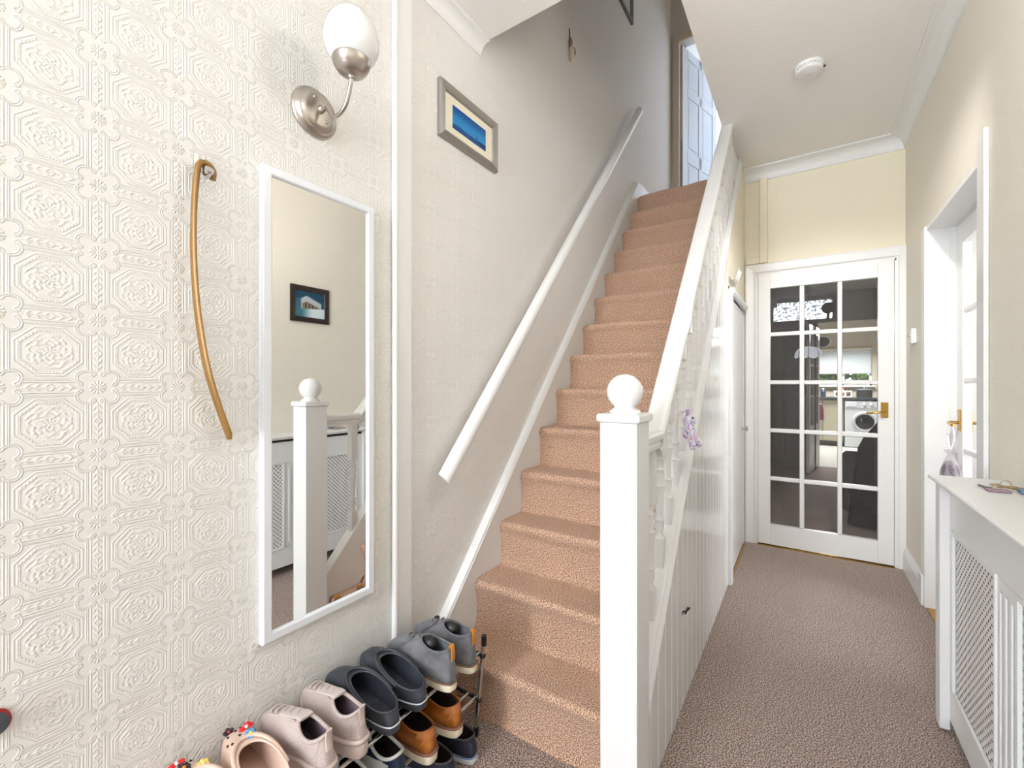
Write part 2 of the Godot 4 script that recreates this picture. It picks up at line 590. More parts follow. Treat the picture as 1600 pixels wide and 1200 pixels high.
func build_stairs() -> void:
	var t := thing("staircase", "straight steep staircase in brown carpet between white strings", "staircase", Vector3(-0.78, 0, -1.25), "", "structure")
	for i in range(1, 15):
		var z := nose_z(i)
		var y := i * RISE
		var back := nose_z(i + 1) - 0.034 if i < 14 else -4.72
		var prof := [[z - 0.010, y - RISE - 0.001], [z - 0.014, y - RISE + 0.006], [z - 0.020, y - RISE + 0.018], [z - 0.024, y - RISE + 0.04], [z - 0.024, y - RISE * 0.6], [z - 0.021, y - 0.055], [z - 0.012, y - 0.042], [z - 0.003, y - 0.03], [z, y - 0.018], [z - 0.003, y - 0.008], [z - 0.011, y - 0.001], [z - 0.024, y + 0.0015], [z - 0.06, y], [z - 0.11, y - 0.001], [back + 0.012, y], [back, y]]
		var st := ns()
		var rows := []
		for p in prof:
			var line := PackedVector3Array()
			for k in 25:
				var f := k / 24.0
				var x := lerpf(-1.127, -0.418, f)
				var lump := 0.0025 * sin(x * 19.0 + i * 2.3) + 0.0015 * sin(x * 47.0 + i)
				var edge := smoothstep(0.06, 0.0, f)
				var dz: float = lump
				var nearnose := smoothstep(0.05, 0.0, absf(p[1] - (y - 0.015))) * smoothstep(0.05, 0.0, absf(p[0] - z))
				line.append(Vector3(x, p[1] + lump * 0.5 - edge * nearnose * 0.012, p[0] + dz - edge * nearnose * 0.012))
			rows.append(line)
		var under := [[back - 0.002, y - 0.02], [z - 0.05, y - 0.02], [z - 0.05, y - RISE - 0.001]]
		for p in under:
			var line := PackedVector3Array()
			for k in 25:
				line.append(Vector3(lerpf(-1.127, -0.418, k / 24.0), p[1], p[0]))
			rows.append(line)
		rows.append(rows[0])
		grid(st, rows, false, false)
		for e in [0, 24]:
			var poly := PackedVector2Array()
			for r in rows.size() - 1:
				poly.append(Vector2(rows[r][e].z, rows[r][e].y))
			var ids := Geometry2D.triangulate_polygon(poly)
			var nn := Vector3(-1 if e == 0 else 1, 0, 0)
			for q in range(0, ids.size(), 3):
				tri(st, rows[ids[q]][e], rows[ids[q + 1]][e], rows[ids[q + 2]][e], nn, nn, nn)
		var o := put("carpeted_step", st, M.stair_carpet, t)
		if i == 14:
			o.set_meta("label", "top step running into the carpeted landing")
	# wall string
	var st := ns()
	var top := func(z: float) -> float: return 0.3876 + 0.115 + RISE / GOING * (-1.404 - z)
	var poly := pv([[1.092, 0.001], [1.092, top.call(-1.09)], [3.50, top.call(-3.50)], [3.66, 2.86], [3.66, 2.6], [1.36, 0.001]])
	prism(st, poly, Vector3(LW + 0.0005, 0, 0), Vector3(0, 0, -1), Vector3(0, 1, 0), Vector3(0.022, 0, 0))
	put("wall_string", st, M.white_satin, t)
	st = ns()
	var mp := pv([[0, -0.03], [0.03, -0.03], [0.036, -0.018], [0.030, -0.008], [0.034, 0.0], [0.022, 0.008], [0, 0.008]])
	var rows := []
	for z in [-1.09, -3.50]:
		var line := PackedVector3Array()
		for p in mp:
			line.append(Vector3(LW + 0.0005 + p.x, top.call(z) + p.y, z))
		rows.append(line)
	grid_flat(st, rows)
	put("string_moulding", st, M.white, t)
	# outer string
	st = ns()
	var b0 := func(z: float) -> float: return base_y(z)
	poly = pv([[1.206, b0.call(-1.206)], [3.46, b0.call(-3.46)], [3.46, b0.call(-3.46) - 0.42], [1.206, b0.call(-1.206) - 0.29]])
	prism(st, poly, Vector3(-0.43, 0, 0), Vector3(0, 0, -1), Vector3(0, 1, 0), Vector3(0.0365, 0, 0))
	put("outer_string", st, M.white, t)
	st = ns()
	mp = pv([[0, -0.055], [0.022, -0.055], [0.031, -0.048], [0.024, -0.041], [0.031, -0.034], [0.033, -0.027], [0.023, -0.018], [0.024, -0.006], [0.016, 0.0], [0, 0.0]])
	rows = []
	for z in [-1.206, -3.46]:
		var line := PackedVector3Array()
		for p in mp:
			line.append(Vector3(-0.394 + p.x, base_y(z) + p.y * 1.45, z))
		rows.append(line)
	grid_flat(st, rows)
	put("string_moulding", st, M.white, t)
	done()

func grid_flat(st: SurfaceTool, rows: Array) -> void:   # two rings joined by flat faces, ends closed
	var n: int = rows[0].size()
	var c := Vector3()
	for r in rows:
		for p in r: c += p
	c /= n * rows.size()
	for i in rows.size() - 1:
		for j in n:
			var k := (j + 1) % n
			var a: Vector3 = rows[i][j]; var b: Vector3 = rows[i][k]; var d: Vector3 = rows[i + 1][k]; var e: Vector3 = rows[i + 1][j]
			var nn := (b - a).cross(e - a).normalized()
			var mid := (a + b) / 2
			var cc := Vector3()
			for p in rows[i]: cc += p
			cc /= n
			if nn.dot(mid - cc) < 0: nn = -nn
			quad(st, a, b, d, e, nn)
	for e in [0, rows.size() - 1]:
		var cc := Vector3()
		for p in rows[e]: cc += p
		cc /= n
		var nn: Vector3 = (cc - c).normalized()
		for j in n:
			tri(st, cc, rows[e][j], rows[e][(j + 1) % n], nn, nn, nn)

func base_y(z: float) -> float:
	return 0.614 + 1.107 * (-1.5 - z)

func rail_y(z: float) -> float:
	return 1.095 + 1.115 * (-1.451 - z)

func build_banister() -> void:
	var t := thing("banister", "white painted banister with square newel post, ball finial and turned balusters", "banister", Vector3(-0.4025, 0, -1.153))
	var st := ns()
	bx(st, Vector3(-0.453, 0, -1.10), Vector3(-0.352, 1.092, -1.205), 0.003)
	put("newel_post", st, M.white, t)
	st = ns()
	bx(st, Vector3(-0.462, 1.088, -1.092), Vector3(-0.343, 1.112, -1.214), 0.006)
	put("newel_cap", st, M.white, t)
	st = ns()
	var at := Transform3D(Basis(), Vector3(-0.4025, 0, -1.153))
	var pr := [[0.040, 1.112], [0.041, 1.117], [0.036, 1.121], [0.031, 1.124], [0.027, 1.128]]
	for k in range(3, 25):
		var a := -PI / 2 + PI * k / 24.0
		if 0.0475 * cos(a) < 0.026 and a < 0: continue
		pr.append([0.0475 * cos(a), 1.169 + 0.0475 * sin(a)])
	lathe(st, pr, at, 36)
	put("ball_finial", st, M.white, t)
	# handrail: moulded section, level by the newel then rising
	st = ns()
	var sec := pv([[-0.028, -0.052], [0.028, -0.052], [0.030, -0.040], [0.024, -0.034], [0.033, -0.024], [0.0345, -0.010], [0.028, -0.002], [0.016, 0.0], [-0.016, 0.0], [-0.028, -0.002], [-0.0345, -0.010], [-0.033, -0.024], [-0.024, -0.034], [-0.030, -0.040]])
	var rows := []
	for q in [[-1.20, 1.045, 1.0], [-1.405, 1.045, 1.0]]:
		var line := PackedVector3Array()
		for p in sec: line.append(Vector3(-0.398 + p.x, q[1] + p.y * q[2], q[0]))
		rows.append(line)
	grid_flat(st, rows)
	rows = []
	for z in [-1.395, -1.43, -3.06]:
		var line := PackedVector3Array()
		for p in sec: line.append(Vector3(-0.398 + p.x, minf(rail_y(z), HC + 0.08) + p.y * 1.35, z))
		rows.append(line)
	grid_flat(st, rows)
	put("handrail", st, M.white, t)
	for i in 20:
		var z := -1.385 - 0.104 * i
		if i == 0: z = -1.378
		var yb := base_y(z)
		var yt := minf(rail_y(z) - 0.05, HC) if i > 0 else 1.0
		st = ns()
		bx(st, Vector3(-0.42, yb - 0.03, z - 0.018), Vector3(-0.384, yb + 0.075, z + 0.018), 0.003)
		var x0 := Transform3D(Basis(), Vector3(-0.402, yb + 0.075, z))
		var h := 0.26
		var tp := [[0.0175, 0.0], [0.0175, 0.004], [0.011, 0.014], [0.0145, 0.03], [0.0165, 0.045], [0.0125, 0.056], [0.0175, 0.06], [0.0175, 0.066], [0.012, 0.07], [0.0135, 0.10], [0.0155, 0.15], [0.0165, 0.168], [0.0185, 0.172], [0.0185, 0.178], [0.0125, 0.184], [0.0165, 0.2], [0.0175, 0.212], [0.013, 0.222], [0.0175, 0.226], [0.0175, 0.232], [0.013, 0.24], [0.0155, 0.255], [0.0155, 0.26]]
		var keep := []
		for p in tp:
			if yb + 0.075 + p[1] < yt: keep.append(p)
		if keep.size() > 2:
			lathe(st, keep, x0, 14)
		if yb + 0.075 + h < yt - 0.004:
			bx(st, Vector3(-0.42, yb + 0.075 + h, z - 0.018), Vector3(-0.384, yt, z + 0.018), 0.003)
		put("baluster", st, M.white, t)
	done()

func build_understairs() -> void:
	var t := thing("wall_understairs", "glossy white tongue and groove boarding under the banister", "panelling", Vector3(-0.38, 0, -2.0), "", "structure")
	var z := -1.207
	while z > -2.86:
		var z1 := maxf(z - 0.0812, -2.86)
		var st := ns()
		var ya := minf(base_y(z) - 0.082, HC)
		var yb := minf(base_y(z1) - 0.082, HC)
		var c := 0.006
		# face
		var f0 := -0.372
		quad(st, Vector3(f0, 0.004, z - c), Vector3(f0, 0.004, z1 + c), Vector3(f0, yb - c, z1 + c), Vector3(f0, ya + c, z - c), Vector3(1, 0, 0))
		quad(st, Vector3(f0, 0.004, z - c), Vector3(f0 - 0.006, 0.004, z), Vector3(f0 - 0.006, ya, z), Vector3(f0, ya + c, z - c), Vector3(0.7, 0, 0.7))
		quad(st, Vector3(f0, 0.004, z1 + c), Vector3(f0 - 0.006, 0.004, z1), Vector3(f0 - 0.006, yb, z1), Vector3(f0, yb - c, z1 + c), Vector3(0.7, 0, -0.7))
		prism(st, pv([[-z, 0.0], [-z1, 0.0], [-z1, yb], [-z, ya]]), Vector3(f0 - 0.02, 0, 0), Vector3(0, 0, -1), Vector3(0, 1, 0), Vector3(0.014, 0, 0))
		put("board", st, M.panel, t)
		z = z1
	# boarding over the cupboard, papered cream
	var st := ns()
	prism(st, pv([[2.86, 1.78], [3.75, 1.78], [3.75, HC], [3.538, HC], [2.86, base_y(-2.86) - 0.08]]), Vector3(-0.40, 0, 0), Vector3(0, 0, -1), Vector3(0, 1, 0), Vector3(0.024, 0, 0))
	put("upper_panel", st, M.cream, t)
	done()
	# corner post of the cupboard and its little ledge
	st = ns()
	bx(st, Vector3(-0.392, 0, -2.862), Vector3(-0.352, 1.755, -2.925), 0.004)
	one("trim_6", st, M.white, "slim white upright post at the near edge of the understairs cupboard", "post", "", "structure")
	st = ns()
	run(st, pv([[0, -0.02], [0.02, -0.02], [0.032, -0.008], [0.032, 0.008], [0.02, 0.02], [0, 0.02]]), Vector3(-0.376, 1.752, -2.925), Vector3(-0.376, 1.752, -3.66), Vector3(1, 0, 0), Vector3(0, 1, 0))
	one("trim_7", st, M.white, "white rounded ledge along the top of the understairs cupboard door", "ledge", "", "structure")
	t = thing("door_3", "flat white cupboard door under the stairs with a small chrome knob", "door", Vector3(-0.385, 0, -3.3), "", "structure")
	st = ns()
	bx(st, Vector3(-0.40, 0.012, -2.93), Vector3(-0.374, 1.72, -3.655), 0.002)
	put("leaf", st, M.white, t)
	st = ns()
	bx(st, Vector3(-0.40, 0.0, -3.66), Vector3(-0.372, 1.78, FW), 0.002)
	put("frame", st, M.white, t)
	st = ns()
	var xf := Transform3D(Basis(Vector3(0, 0, 1), -PI / 2), Vector3(-0.374, 0.869, -3.56))
	lathe(st, [[0.016, 0.0], [0.016, 0.003], [0.007, 0.006], [0.007, 0.016], [0.015, 0.022], [0.018, 0.03], [0.015, 0.037], [0.0, 0.04]], xf, 18)
	put("knob", st, M.chrome, t)
	st = ns()
	bx(st, Vector3(-0.376, 0.0, -2.93), Vector3(-0.362, 0.006, -3.66))
	put("brass_strip", st, M.brass, t)
	done()
	# latch low on the boards
	t = thing("latch", "tiny chrome turn latch low on the understairs boards", "latch", Vector3(-0.372, 0.355, -1.685))
	st = ns()
	xf = Transform3D(Basis(Vector3(0, 0, 1), -PI / 2), Vector3(-0.372, 0.355, -1.69))
	lathe(st, [[0.014, 0.0], [0.014, 0.004], [0.006, 0.006], [0.006, 0.014], [0.0, 0.016]], xf, 14)
	put("rose", st, M.chrome, t)
	st = ns()
	bx(st, Vector3(-0.362, 0.352, -1.672), Vector3(-0.356, 0.362, -1.718), 0.002)
	tube(st, spline([Vector3(-0.36, 0.36, -1.675), Vector3(-0.35, 0.372, -1.67), Vector3(-0.345, 0.378, -1.68)], 4), 0.003, 6)
	put("lever", st, M.black, t)
	done()
	# cream cord hanging down the boards from near the rabbit
	# coat hooks over the cupboard post
	t = thing("coat_hooks", "three pronged chrome hooks on the panel above the understairs post", "hooks", Vector3(-0.376, 1.83, -2.98))
	st = ns()
	bx(st, Vector3(-0.376, 1.80, -2.90), Vector3(-0.370, 1.835, -3.06), 0.002)
	put("back_plate", st, M.chrome, t)
	for k in 3:
		st = ns()
		var hz := -2.925 - 0.05 * k
		tube(st, spline([Vector3(-0.372, 1.82, hz), Vector3(-0.352, 1.812, hz), Vector3(-0.338, 1.83, hz), Vector3(-0.325, 1.875, hz - 0.01)], 5), 0.0035, 8)
		ell(st, Vector3(-0.325, 1.877, hz - 0.01), Vector3.ONE * 0.006)
		tube(st, spline([Vector3(-0.372, 1.81, hz), Vector3(-0.356, 1.795, hz), Vector3(-0.346, 1.80, hz)], 4), 0.0035, 8)
		put("prong", st, M.chrome, t)
	done()

# a pane grid door in the local frame: x across 0..w, y up, z thickness about 0; returns nothing, adds parts to t
func glazed_leaf(t: Node3D, w: float, h: float, gx: Array, gy: Array, th := 0.036) -> void:
	var L := gx[0][0] as float
	var R := gx[-1][1] as float
	var B := gy[0][0] as float
	var T := gy[-1][1] as float
	var st := ns()
	bx(st, Vector3(0, 0, -th / 2), Vector3(L, h, th / 2), 0.002)
	put("stile", st, M.white, t)
	st = ns()
	bx(st, Vector3(R, 0, -th / 2), Vector3(w, h, th / 2), 0.002)
	put("stile", st, M.white, t)
	st = ns()
	bx(st, Vector3(L, 0, -th / 2), Vector3(R, B, th / 2), 0.001)
	put("bottom_rail", st, M.white, t)
	st = ns()
	bx(st, Vector3(L, T, -th / 2), Vector3(R, h, th / 2), 0.001)
	put("top_rail", st, M.white, t)
	var bar := func(a: Vector3, b: Vector3) -> void:
		var s := ns()
		bx(s, a, b, 0.006)
		put("glazing_bar", s, M.white, t)
	for i in gx.size() - 1:
		bar.call(Vector3(gx[i][1], B, -th / 2 + 0.003), Vector3(gx[i + 1][0], T, th / 2 - 0.003))
	for j in gy.size() - 1:
		for i in gx.size():
			bar.call(Vector3(gx[i][0] - 0.004, gy[j][1], -th / 2 + 0.004), Vector3(gx[i][1] + 0.004, gy[j + 1][0], th / 2 - 0.004))
	for i in gx.size():
		for j in gy.size():
			var s := ns()
			quad(s, Vector3(gx[i][0] - 0.002, gy[j][0] - 0.002, 0), Vector3(gx[i][1] + 0.002, gy[j][0] - 0.002, 0), Vector3(gx[i][1] + 0.002, gy[j][1] + 0.002, 0), Vector3(gx[i][0] - 0.002, gy[j][1] + 0.002, 0), Vector3(0, 0, 1))
			put("pane", s, M.glass, t)

func lever_handle(t: Node3D, c: Vector3, nrm: Vector3, along: Vector3, ph := 0.1, pw := 0.038) -> void:
	var b := Basis(along, Vector3.UP, nrm)
	var keep := X
	X = X * Transform3D(b, c)
	var st := ns()
	bx(st, Vector3(-pw / 2, -ph / 2, 0), Vector3(pw / 2, ph / 2, 0.007), 0.002)
	for s in [-1.0, 1.0]:
		ell(st, Vector3(0, s * ph * 0.4, 0.007), Vector3(0.004, 0.004, 0.0015))
	var plate := put("handle_plate", st, M.brass, t)
	st = ns()
	tube(st, spline([Vector3(0, -0.012, 0.004), Vector3(0, -0.012, 0.03), Vector3(0.006, -0.012, 0.042), Vector3(0.03, -0.014, 0.045), Vector3(0.06, -0.017, 0.043), Vector3(0.085, -0.02, 0.044), Vector3(0.092, -0.02, 0.04)], 6), 0.0075, 10)
	put("handle_lever", st, M.brass, plate)
	X = keep

func build_far_door() -> void:
	var t := thing("door_1", "white glazed door with fifteen panes and a brass handle at the end of the hall", "door", Vector3(-0.285, 0.012, FW + 0.005), "", "structure")
	X = Transform3D()
	var gx := [[0.079, 0.258], [0.288, 0.475], [0.503, 0.689]]
	var gy := []
	for j in 5:
		var y := 0.147 + j * (1.733 + 0.03) / 5.0
		gy.append([y, y + (1.733 + 0.03) / 5.0 - 0.03])
	glazed_leaf(t, 0.771, 1.98, gx, gy)
	lever_handle(t, Vector3(0.722, 1.008, 0.018), Vector3(0, 0, 1), Vector3(-1, 0, 0))
	t = thing("trim_8", "white moulded architrave round the glazed end door", "architrave", Vector3(0.1, 0, FW), "", "structure")
	var prof := pv([[0, 0], [0.075, 0], [0.075, 0.022], [0.066, 0.024], [0.02, 0.018], [0.014, 0.022], [0.008, 0.014], [0, 0.012]])
	var st := ns()
	run(st, prof, Vector3(-0.294, 0, FW), Vector3(-0.294, 2.08, FW), Vector3(-1, 0, 0), Vector3(0, 0, 1))
	put("jamb_moulding", st, M.white, t)
	st = ns()
	run(st, pv([[0, 0], [0.046, 0], [0.046, 0.02], [0.014, 0.022], [0.008, 0.014], [0, 0.012]]), Vector3(0.498, 0, FW), Vector3(0.498, 2.08, FW), Vector3(1, 0, 0), Vector3(0, 0, 1))
	put("jamb_moulding", st, M.white, t)
	st = ns()
	run(st, prof, Vector3(-0.369, 2.006, FW), Vector3(RW, 2.006, FW), Vector3(0, 1, 0), Vector3(0, 0, 1))
	put("head_moulding", st, M.white, t)
	st = ns()
	bx(st, Vector3(-0.294, 0, FW - 0.05), Vector3(-0.287, 2.006, FW + 0.01))
	bx(st, Vector3(0.489, 0, FW - 0.05), Vector3(0.498, 2.006, FW + 0.01))
	bx(st, Vector3(-0.294, 1.994, FW - 0.05), Vector3(0.498, 2.006, FW + 0.01))
	put("door_stop", st, M.white, t)
	done()
	st = ns()
	bx(st, Vector3(-0.287, 0.0, FW - 0.03), Vector3(0.489, 0.006, FW + 0.035), 0.002)
	one("trim_9", st, M.brass, "thin brass carpet strip under the glazed end door", "threshold", "", "structure")

func build_side_door() -> void:
	var t := thing("trim_10", "white painted deep lining of the doorway in the right wall", "door lining", Vector3(RW + 0.08, 0, -2.75), "", "structure")
	var st := ns()
	bx(st, Vector3(RW - 0.012, 0, -3.18), Vector3(RW + 0.115, 2.028, -3.155), 0.004)
	bx(st, Vector3(RW + 0.085, 0, -3.155), Vector3(RW + 0.115, 2.005, -3.145), 0.001)
	put("far_jamb", st, M.white, t)
	st = ns()
	bx(st, Vector3(RW - 0.012, 0, -2.281), Vector3(RW + 0.15, 2.028, -2.305), 0.004)
	put("near_jamb", st, M.white, t)
	st = ns()
	bx(st, Vector3(RW - 0.002, 2.006, -2.305), Vector3(RW + 0.11, 2.029, -3.155), 0.001)
	bx(st, Vector3(RW + 0.111, 1.997, -2.305), Vector3(RW + 0.15, 2.029, -3.155), 0.001)
	put("head", st, M.white, t)
	st = ns()
	bx(st, Vector3(RW - 0.016, 0, -2.285), Vector3(RW, 2.10, -2.215), 0.004)
	put("near_architrave", st, M.white, t)
	st = ns()
	bx(st, Vector3(RW - 0.012, 0, -3.178), Vector3(RW, 2.03, -3.235), 0.004)
	bx(st, Vector3(RW - 0.022, 0, -3.178), Vector3(RW, 0.16, -3.24), 0.004)
	put("far_architrave", st, M.white, t)
	done()
	t = thing("door_2", "white glazed door set back in the doorway of the right wall", "door", Vector3(RW + 0.128, 0.012, -3.145), "", "structure")
	t.rotation.y = PI / 2     # local x runs along +... toward the camera, local z to the right room
	t.rotation.y = -PI / 2
	X = Transform3D()
	var gy := []
	for j in 5:
		var y := 0.16 + j * 0.35
		gy.append([y, y + 0.322])
	glazed_leaf(t, 0.82, 1.98, [[0.095, 0.29], [0.318, 0.503], [0.531, 0.725]], gy)
	lever_handle(t, Vector3(0.055, 0.995, 0.018), Vector3(0, 0, 1), Vector3(1, 0, 0), 0.11)
	lever_handle(t, Vector3(0.055, 0.995, -0.018), Vector3(0, 0, -1), Vector3(1, 0, 0), 0.11)
	st = ns()
	bx(st, Vector3(RW - 0.004, 0.0, -2.31), Vector3(RW + 0.05, 0.006, -3.15), 0.002)
	one("trim_11", st, M.brass, "brass carpet strip across the foot of the side doorway", "threshold", "", "structure")
	done()

func build_front() -> void:
	var st := ns()
	var z0 := FRONT
	var z1 := FRONT + 0.2
	bx(st, Vector3(LW, 0, z0), Vector3(-1.07, HC, z1))
	bx(st, Vector3(-1.07, 0, z0), Vector3(-0.60, 0.35, z1))
	bx(st, Vector3(-1.07, 2.56, z0), Vector3(-0.60, HC, z1))
	bx(st, Vector3(-0.60, 0, z0), Vector3(-0.51, HC, z1))
	bx(st, Vector3(-0.51, 2.72, z0), Vector3(0.45, HC, z1))
	bx(st, Vector3(-0.51, 2.10, z0), Vector3(0.45, 2.37, z1))
	bx(st, Vector3(0.45, 0, z0), Vector3(RW, HC, z1))
	one("wall_front", st, M.paper, "front wall of the hall with the entrance door, reflected in the glazed door", "wall", "", "structure")
	var wave := sm(Color(1, 1, 1), 0.5)
	wave.emission_enabled = true
	wave.emission = Color(0.95, 0.98, 1.0)
	wave.emission_energy_multiplier = 110.0
	wave.emission_texture = noise_tex(0.022, 256, [[0.0, Color(0.2, 0.22, 0.24)], [0.40, Color(0.4, 0.42, 0.45)], [0.49, Color.WHITE], [1.0, Color.WHITE]], 4, 31)
	wave.emission_operator = BaseMaterial3D.EMISSION_OP_MULTIPLY
	tri_map(wave, Vector3.ONE * 2.2)
	M.wave = wave
	var t := thing("window_1", "bright obscured glass fanlight reflected in the top panes of the glazed door", "window", Vector3(0, 2.25, FRONT), "", "structure")
	st = ns()
	bx(st, Vector3(-0.485, 2.375, FRONT + 0.05), Vector3(0.42, 2.715, FRONT + 0.06))
	put("window_pane", st, wave, t)
	st = ns()
	bx(st, Vector3(-0.51, 2.37, FRONT + 0.0), Vector3(-0.485, 2.72, FRONT + 0.06), 0.003)
	bx(st, Vector3(0.42, 2.37, FRONT + 0.0), Vector3(0.45, 2.72, FRONT + 0.06), 0.003)
	put("frame", st, M.white, t)
	done()
	t = thing("window_2", "tall unseen side window by the entrance door, placed to light the left wall", "window", Vector3(-0.8, 0.35, FRONT), "", "structure")  # out of view; its glowing pane lights the left wall and stair foot
	st = ns()
	bx(st, Vector3(-1.07, 0.35, FRONT + 0.05), Vector3(-0.60, 2.56, FRONT + 0.06))
	put("window_pane", st, M.daylight, t)
	st = ns()
	bx(st, Vector3(-1.07, 1.3, FRONT + 0.02), Vector3(-0.60, 1.34, FRONT + 0.06), 0.003)
	put("frame", st, M.white, t)
	done()
	t = thing("door_5", "white panelled entrance door behind the camera, under the fanlight", "door", Vector3(0, 0, FRONT), "", "structure")
	st = ns()
	bx(st, Vector3(-0.51, 0.0, FRONT + 0.03), Vector3(0.45, 2.10, FRONT + 0.08), 0.003)
	put("leaf", st, M.white, t)
	for q in [[-0.40, -0.06], [0.0, 0.34]]:
		for h in [[0.2, 0.95], [1.1, 1.95]]:
			st = ns()
			bx(st, Vector3(q[0], h[0], FRONT + 0.02), Vector3(q[1], h[1], FRONT + 0.032), 0.008)
			put("panel", st, M.white, t)
	done()

	t = thing("wall_bell", "dark round bell over the entrance door, reflected in the glazed end door", "bell", Vector3(0.36, 2.52, FRONT - 0.02))
	st = ns()
	lathe(st, [[0.10, 0.0], [0.10, 0.02], [0.085, 0.045], [0.05, 0.06], [0.0, 0.065]], Transform3D(Basis(Vector3(1, 0, 0), -PI / 2), Vector3(0.36, 2.55, FRONT - 0.05)), 28)
	put("gong", st, M.dark, t)
	st = ns()
	bx(st, Vector3(0.34, 2.36, FRONT - 0.06), Vector3(0.38, 2.47, FRONT), 0.004)
	put("bracket", st, M.dark, t)
	done()

func build_cover() -> void:
	var t := thing("radiator_cover", "white radiator cover with pierced lattice panels on the right wall", "radiator cover", Vector3(0.46, 0, -1.2))
	var zf := -2.10
	var zn := -0.35
	var st := ns()
	# shelf with a rounded nose
	var nose := pv([[0, 0], [0, -0.022], [0.162, -0.022], [0.168, -0.018], [0.171, -0.013], [0.178, -0.010], [0.1785, -0.004], [0.175, 0]])
	run(st, nose, Vector3(RW, 0.870, zf - 0.012), Vector3(RW, 0.870, zn + 0.01), Vector3(-1, 0, 0), Vector3(0, 1, 0))
	put("shelf", st, M.white, t)
	var xf := 0.41
	# dark block in the recess under the shelf, standing in for its shade
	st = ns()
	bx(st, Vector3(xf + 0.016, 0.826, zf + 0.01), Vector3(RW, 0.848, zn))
	put("gap_shade_block", st, M.dark, t)
	# front face: rails
	st = ns()
	bx(st, Vector3(xf, 0.700, zf), Vector3(xf + 0.018, 0.830, zn), 0.002)
	put("top_rail", st, M.white, t)
	st = ns()
	bx(st, Vector3(xf, 0.055, zf), Vector3(xf + 0.018, 0.174, zn), 0.002)
	put("bottom_rail", st, M.white, t)
	var cuts := [[-2.10, -2.004], [-1.62, -1.475], [-1.08, -0.935], [-0.50, -0.35]]
	for c in cuts:
		st = ns()
		bx(st, Vector3(xf, 0.174, c[0]), Vector3(xf + 0.018, 0.700, c[1]), 0.002)
		put("stile", st, M.white, t)
		# flutes: slim raised reeds
		if c[0] < -2.0: continue
		var n := 3
		for k in n:
			var zc := lerpf(c[0], c[1], (k + 1.0) / (n + 1.0)) if c[0] > -2.0 else lerpf(-2.0, -1.90, 0.5)
			st = ns()
			bx(st, Vector3(xf - 0.006, 0.205, zc - 0.008), Vector3(xf, 0.672, zc + 0.008), 0.004)
			put("reed", st, M.white, t)
	# corner pilaster
	st = ns()
	bx(st, Vector3(0.384, 0.018, -2.105), Vector3(0.412, 0.848, -2.05), 0.003)
	put("corner_post", st, M.white, t)
	st = ns()
	bx(st, Vector3(0.412, 0.018, -2.10), Vector3(RW, 0.848, -2.085), 0.002)
	put("end_panel", st, M.white, t)
	for zz in [-1.86, -0.4]:
		st = ns()
		lathe(st, [[0.012, 0.0], [0.016, 0.006], [0.016, 0.07], [0.01, 0.076]], Transform3D(Basis(), Vector3(0.435, 0.0, zz)), 12)
		put("foot", st, M.white, t)
	for k in 3:
		var za: float = cuts[k][1]
		var zb: float = cuts[k + 1][0]
		lattice(t, xf + 0.006, za, zb, 0.174, 0.700)
		# bead frame
		st = ns()
		bx(st, Vector3(xf - 0.006, 0.694, za), Vector3(xf + 0.004, 0.706, zb), 0.002)
		bx(st, Vector3(xf - 0.006, 0.168, za), Vector3(xf + 0.004, 0.180, zb), 0.002)
		bx(st, Vector3(xf - 0.006, 0.168, za - 0.006), Vector3(xf + 0.004, 0.706, za + 0.006), 0.002)
		bx(st, Vector3(xf - 0.006, 0.168, zb - 0.006), Vector3(xf + 0.004, 0.706, zb + 0.006), 0.002)
		put("panel_bead", st, M.white, t)
	done()
	# radiator inside
	st = ns()
	for k in 22:
		var zz := -2.0 + 0.07 * k
		bx(st, Vector3(0.475, 0.12, zz), Vector3(0.515, 0.76, zz + 0.06), 0.008)
	one("radiator", st, sm(Color(0.35, 0.31, 0.29), 0.5), "dull radiator just seen through the pierced lattice of the cover", "radiator")

func clip_diag(z0: float, z1: float, y0: float, y1: float, c: float, up: bool) -> Array:
	# the part of the line y = +-(z) + c inside the rectangle
	var pts := []
	for zz in [z0, z1]:
		var y: float = c + zz if up else c - zz
		if y >= y0 and y <= y1: pts.append(Vector2(zz, y))
	for yy in [y0, y1]:
		var zq: float = yy - c if up else c - yy
		if zq > z0 and zq < z1: pts.append(Vector2(zq, yy))
	return pts

func lattice(t: Node3D, x: float, za: float, zb: float, y0: float, y1: float) -> void:
	var st := ns()
	var s2 := ns()
	var p := 0.0255
	for fam in [true, false]:
		var lo: float = (y0 - zb) if fam else (y0 + za)
		var hi: float = (y1 - za) if fam else (y1 + zb)
		var c := lo + 0.006
		while c < hi:
			var e := clip_diag(za, zb, y0, y1, c, fam)
			if e.size() >= 2 and (e[0] as Vector2).distance_to(e[1]) > 0.004:
				var a := Vector3(x, e[0].y, e[0].x)
				var b := Vector3(x, e[1].y, e[1].x)
				var d := (b - a).normalized()
				var w := d.cross(Vector3(1, 0, 0)).normalized() * 0.0052
				var tx := Vector3(-0.0016 if fam else -0.0012, 0, 0)
				var bk := Vector3(0.005, 0, 0)
				quad(st, a - w + tx, b - w + tx, b + w + tx, a + w + tx, Vector3(-1, 0, 0))
				for s in [-1.0, 1.0]:
					quad(s2, a + w * s + tx, b + w * s + tx, b + w * s + bk, a + w * s + bk, w.normalized() * s)
				quad(s2, a - w + bk, b - w + bk, b + w + bk, a + w + bk, Vector3(1, 0, 0))
			c += p
	var o := put("lattice_panel", st, M.white, t)
	o.set_meta("kind", "stuff")
	var q := put("lattice_edge", s2, M.mdf, o)
	q.set_meta("kind", "stuff")

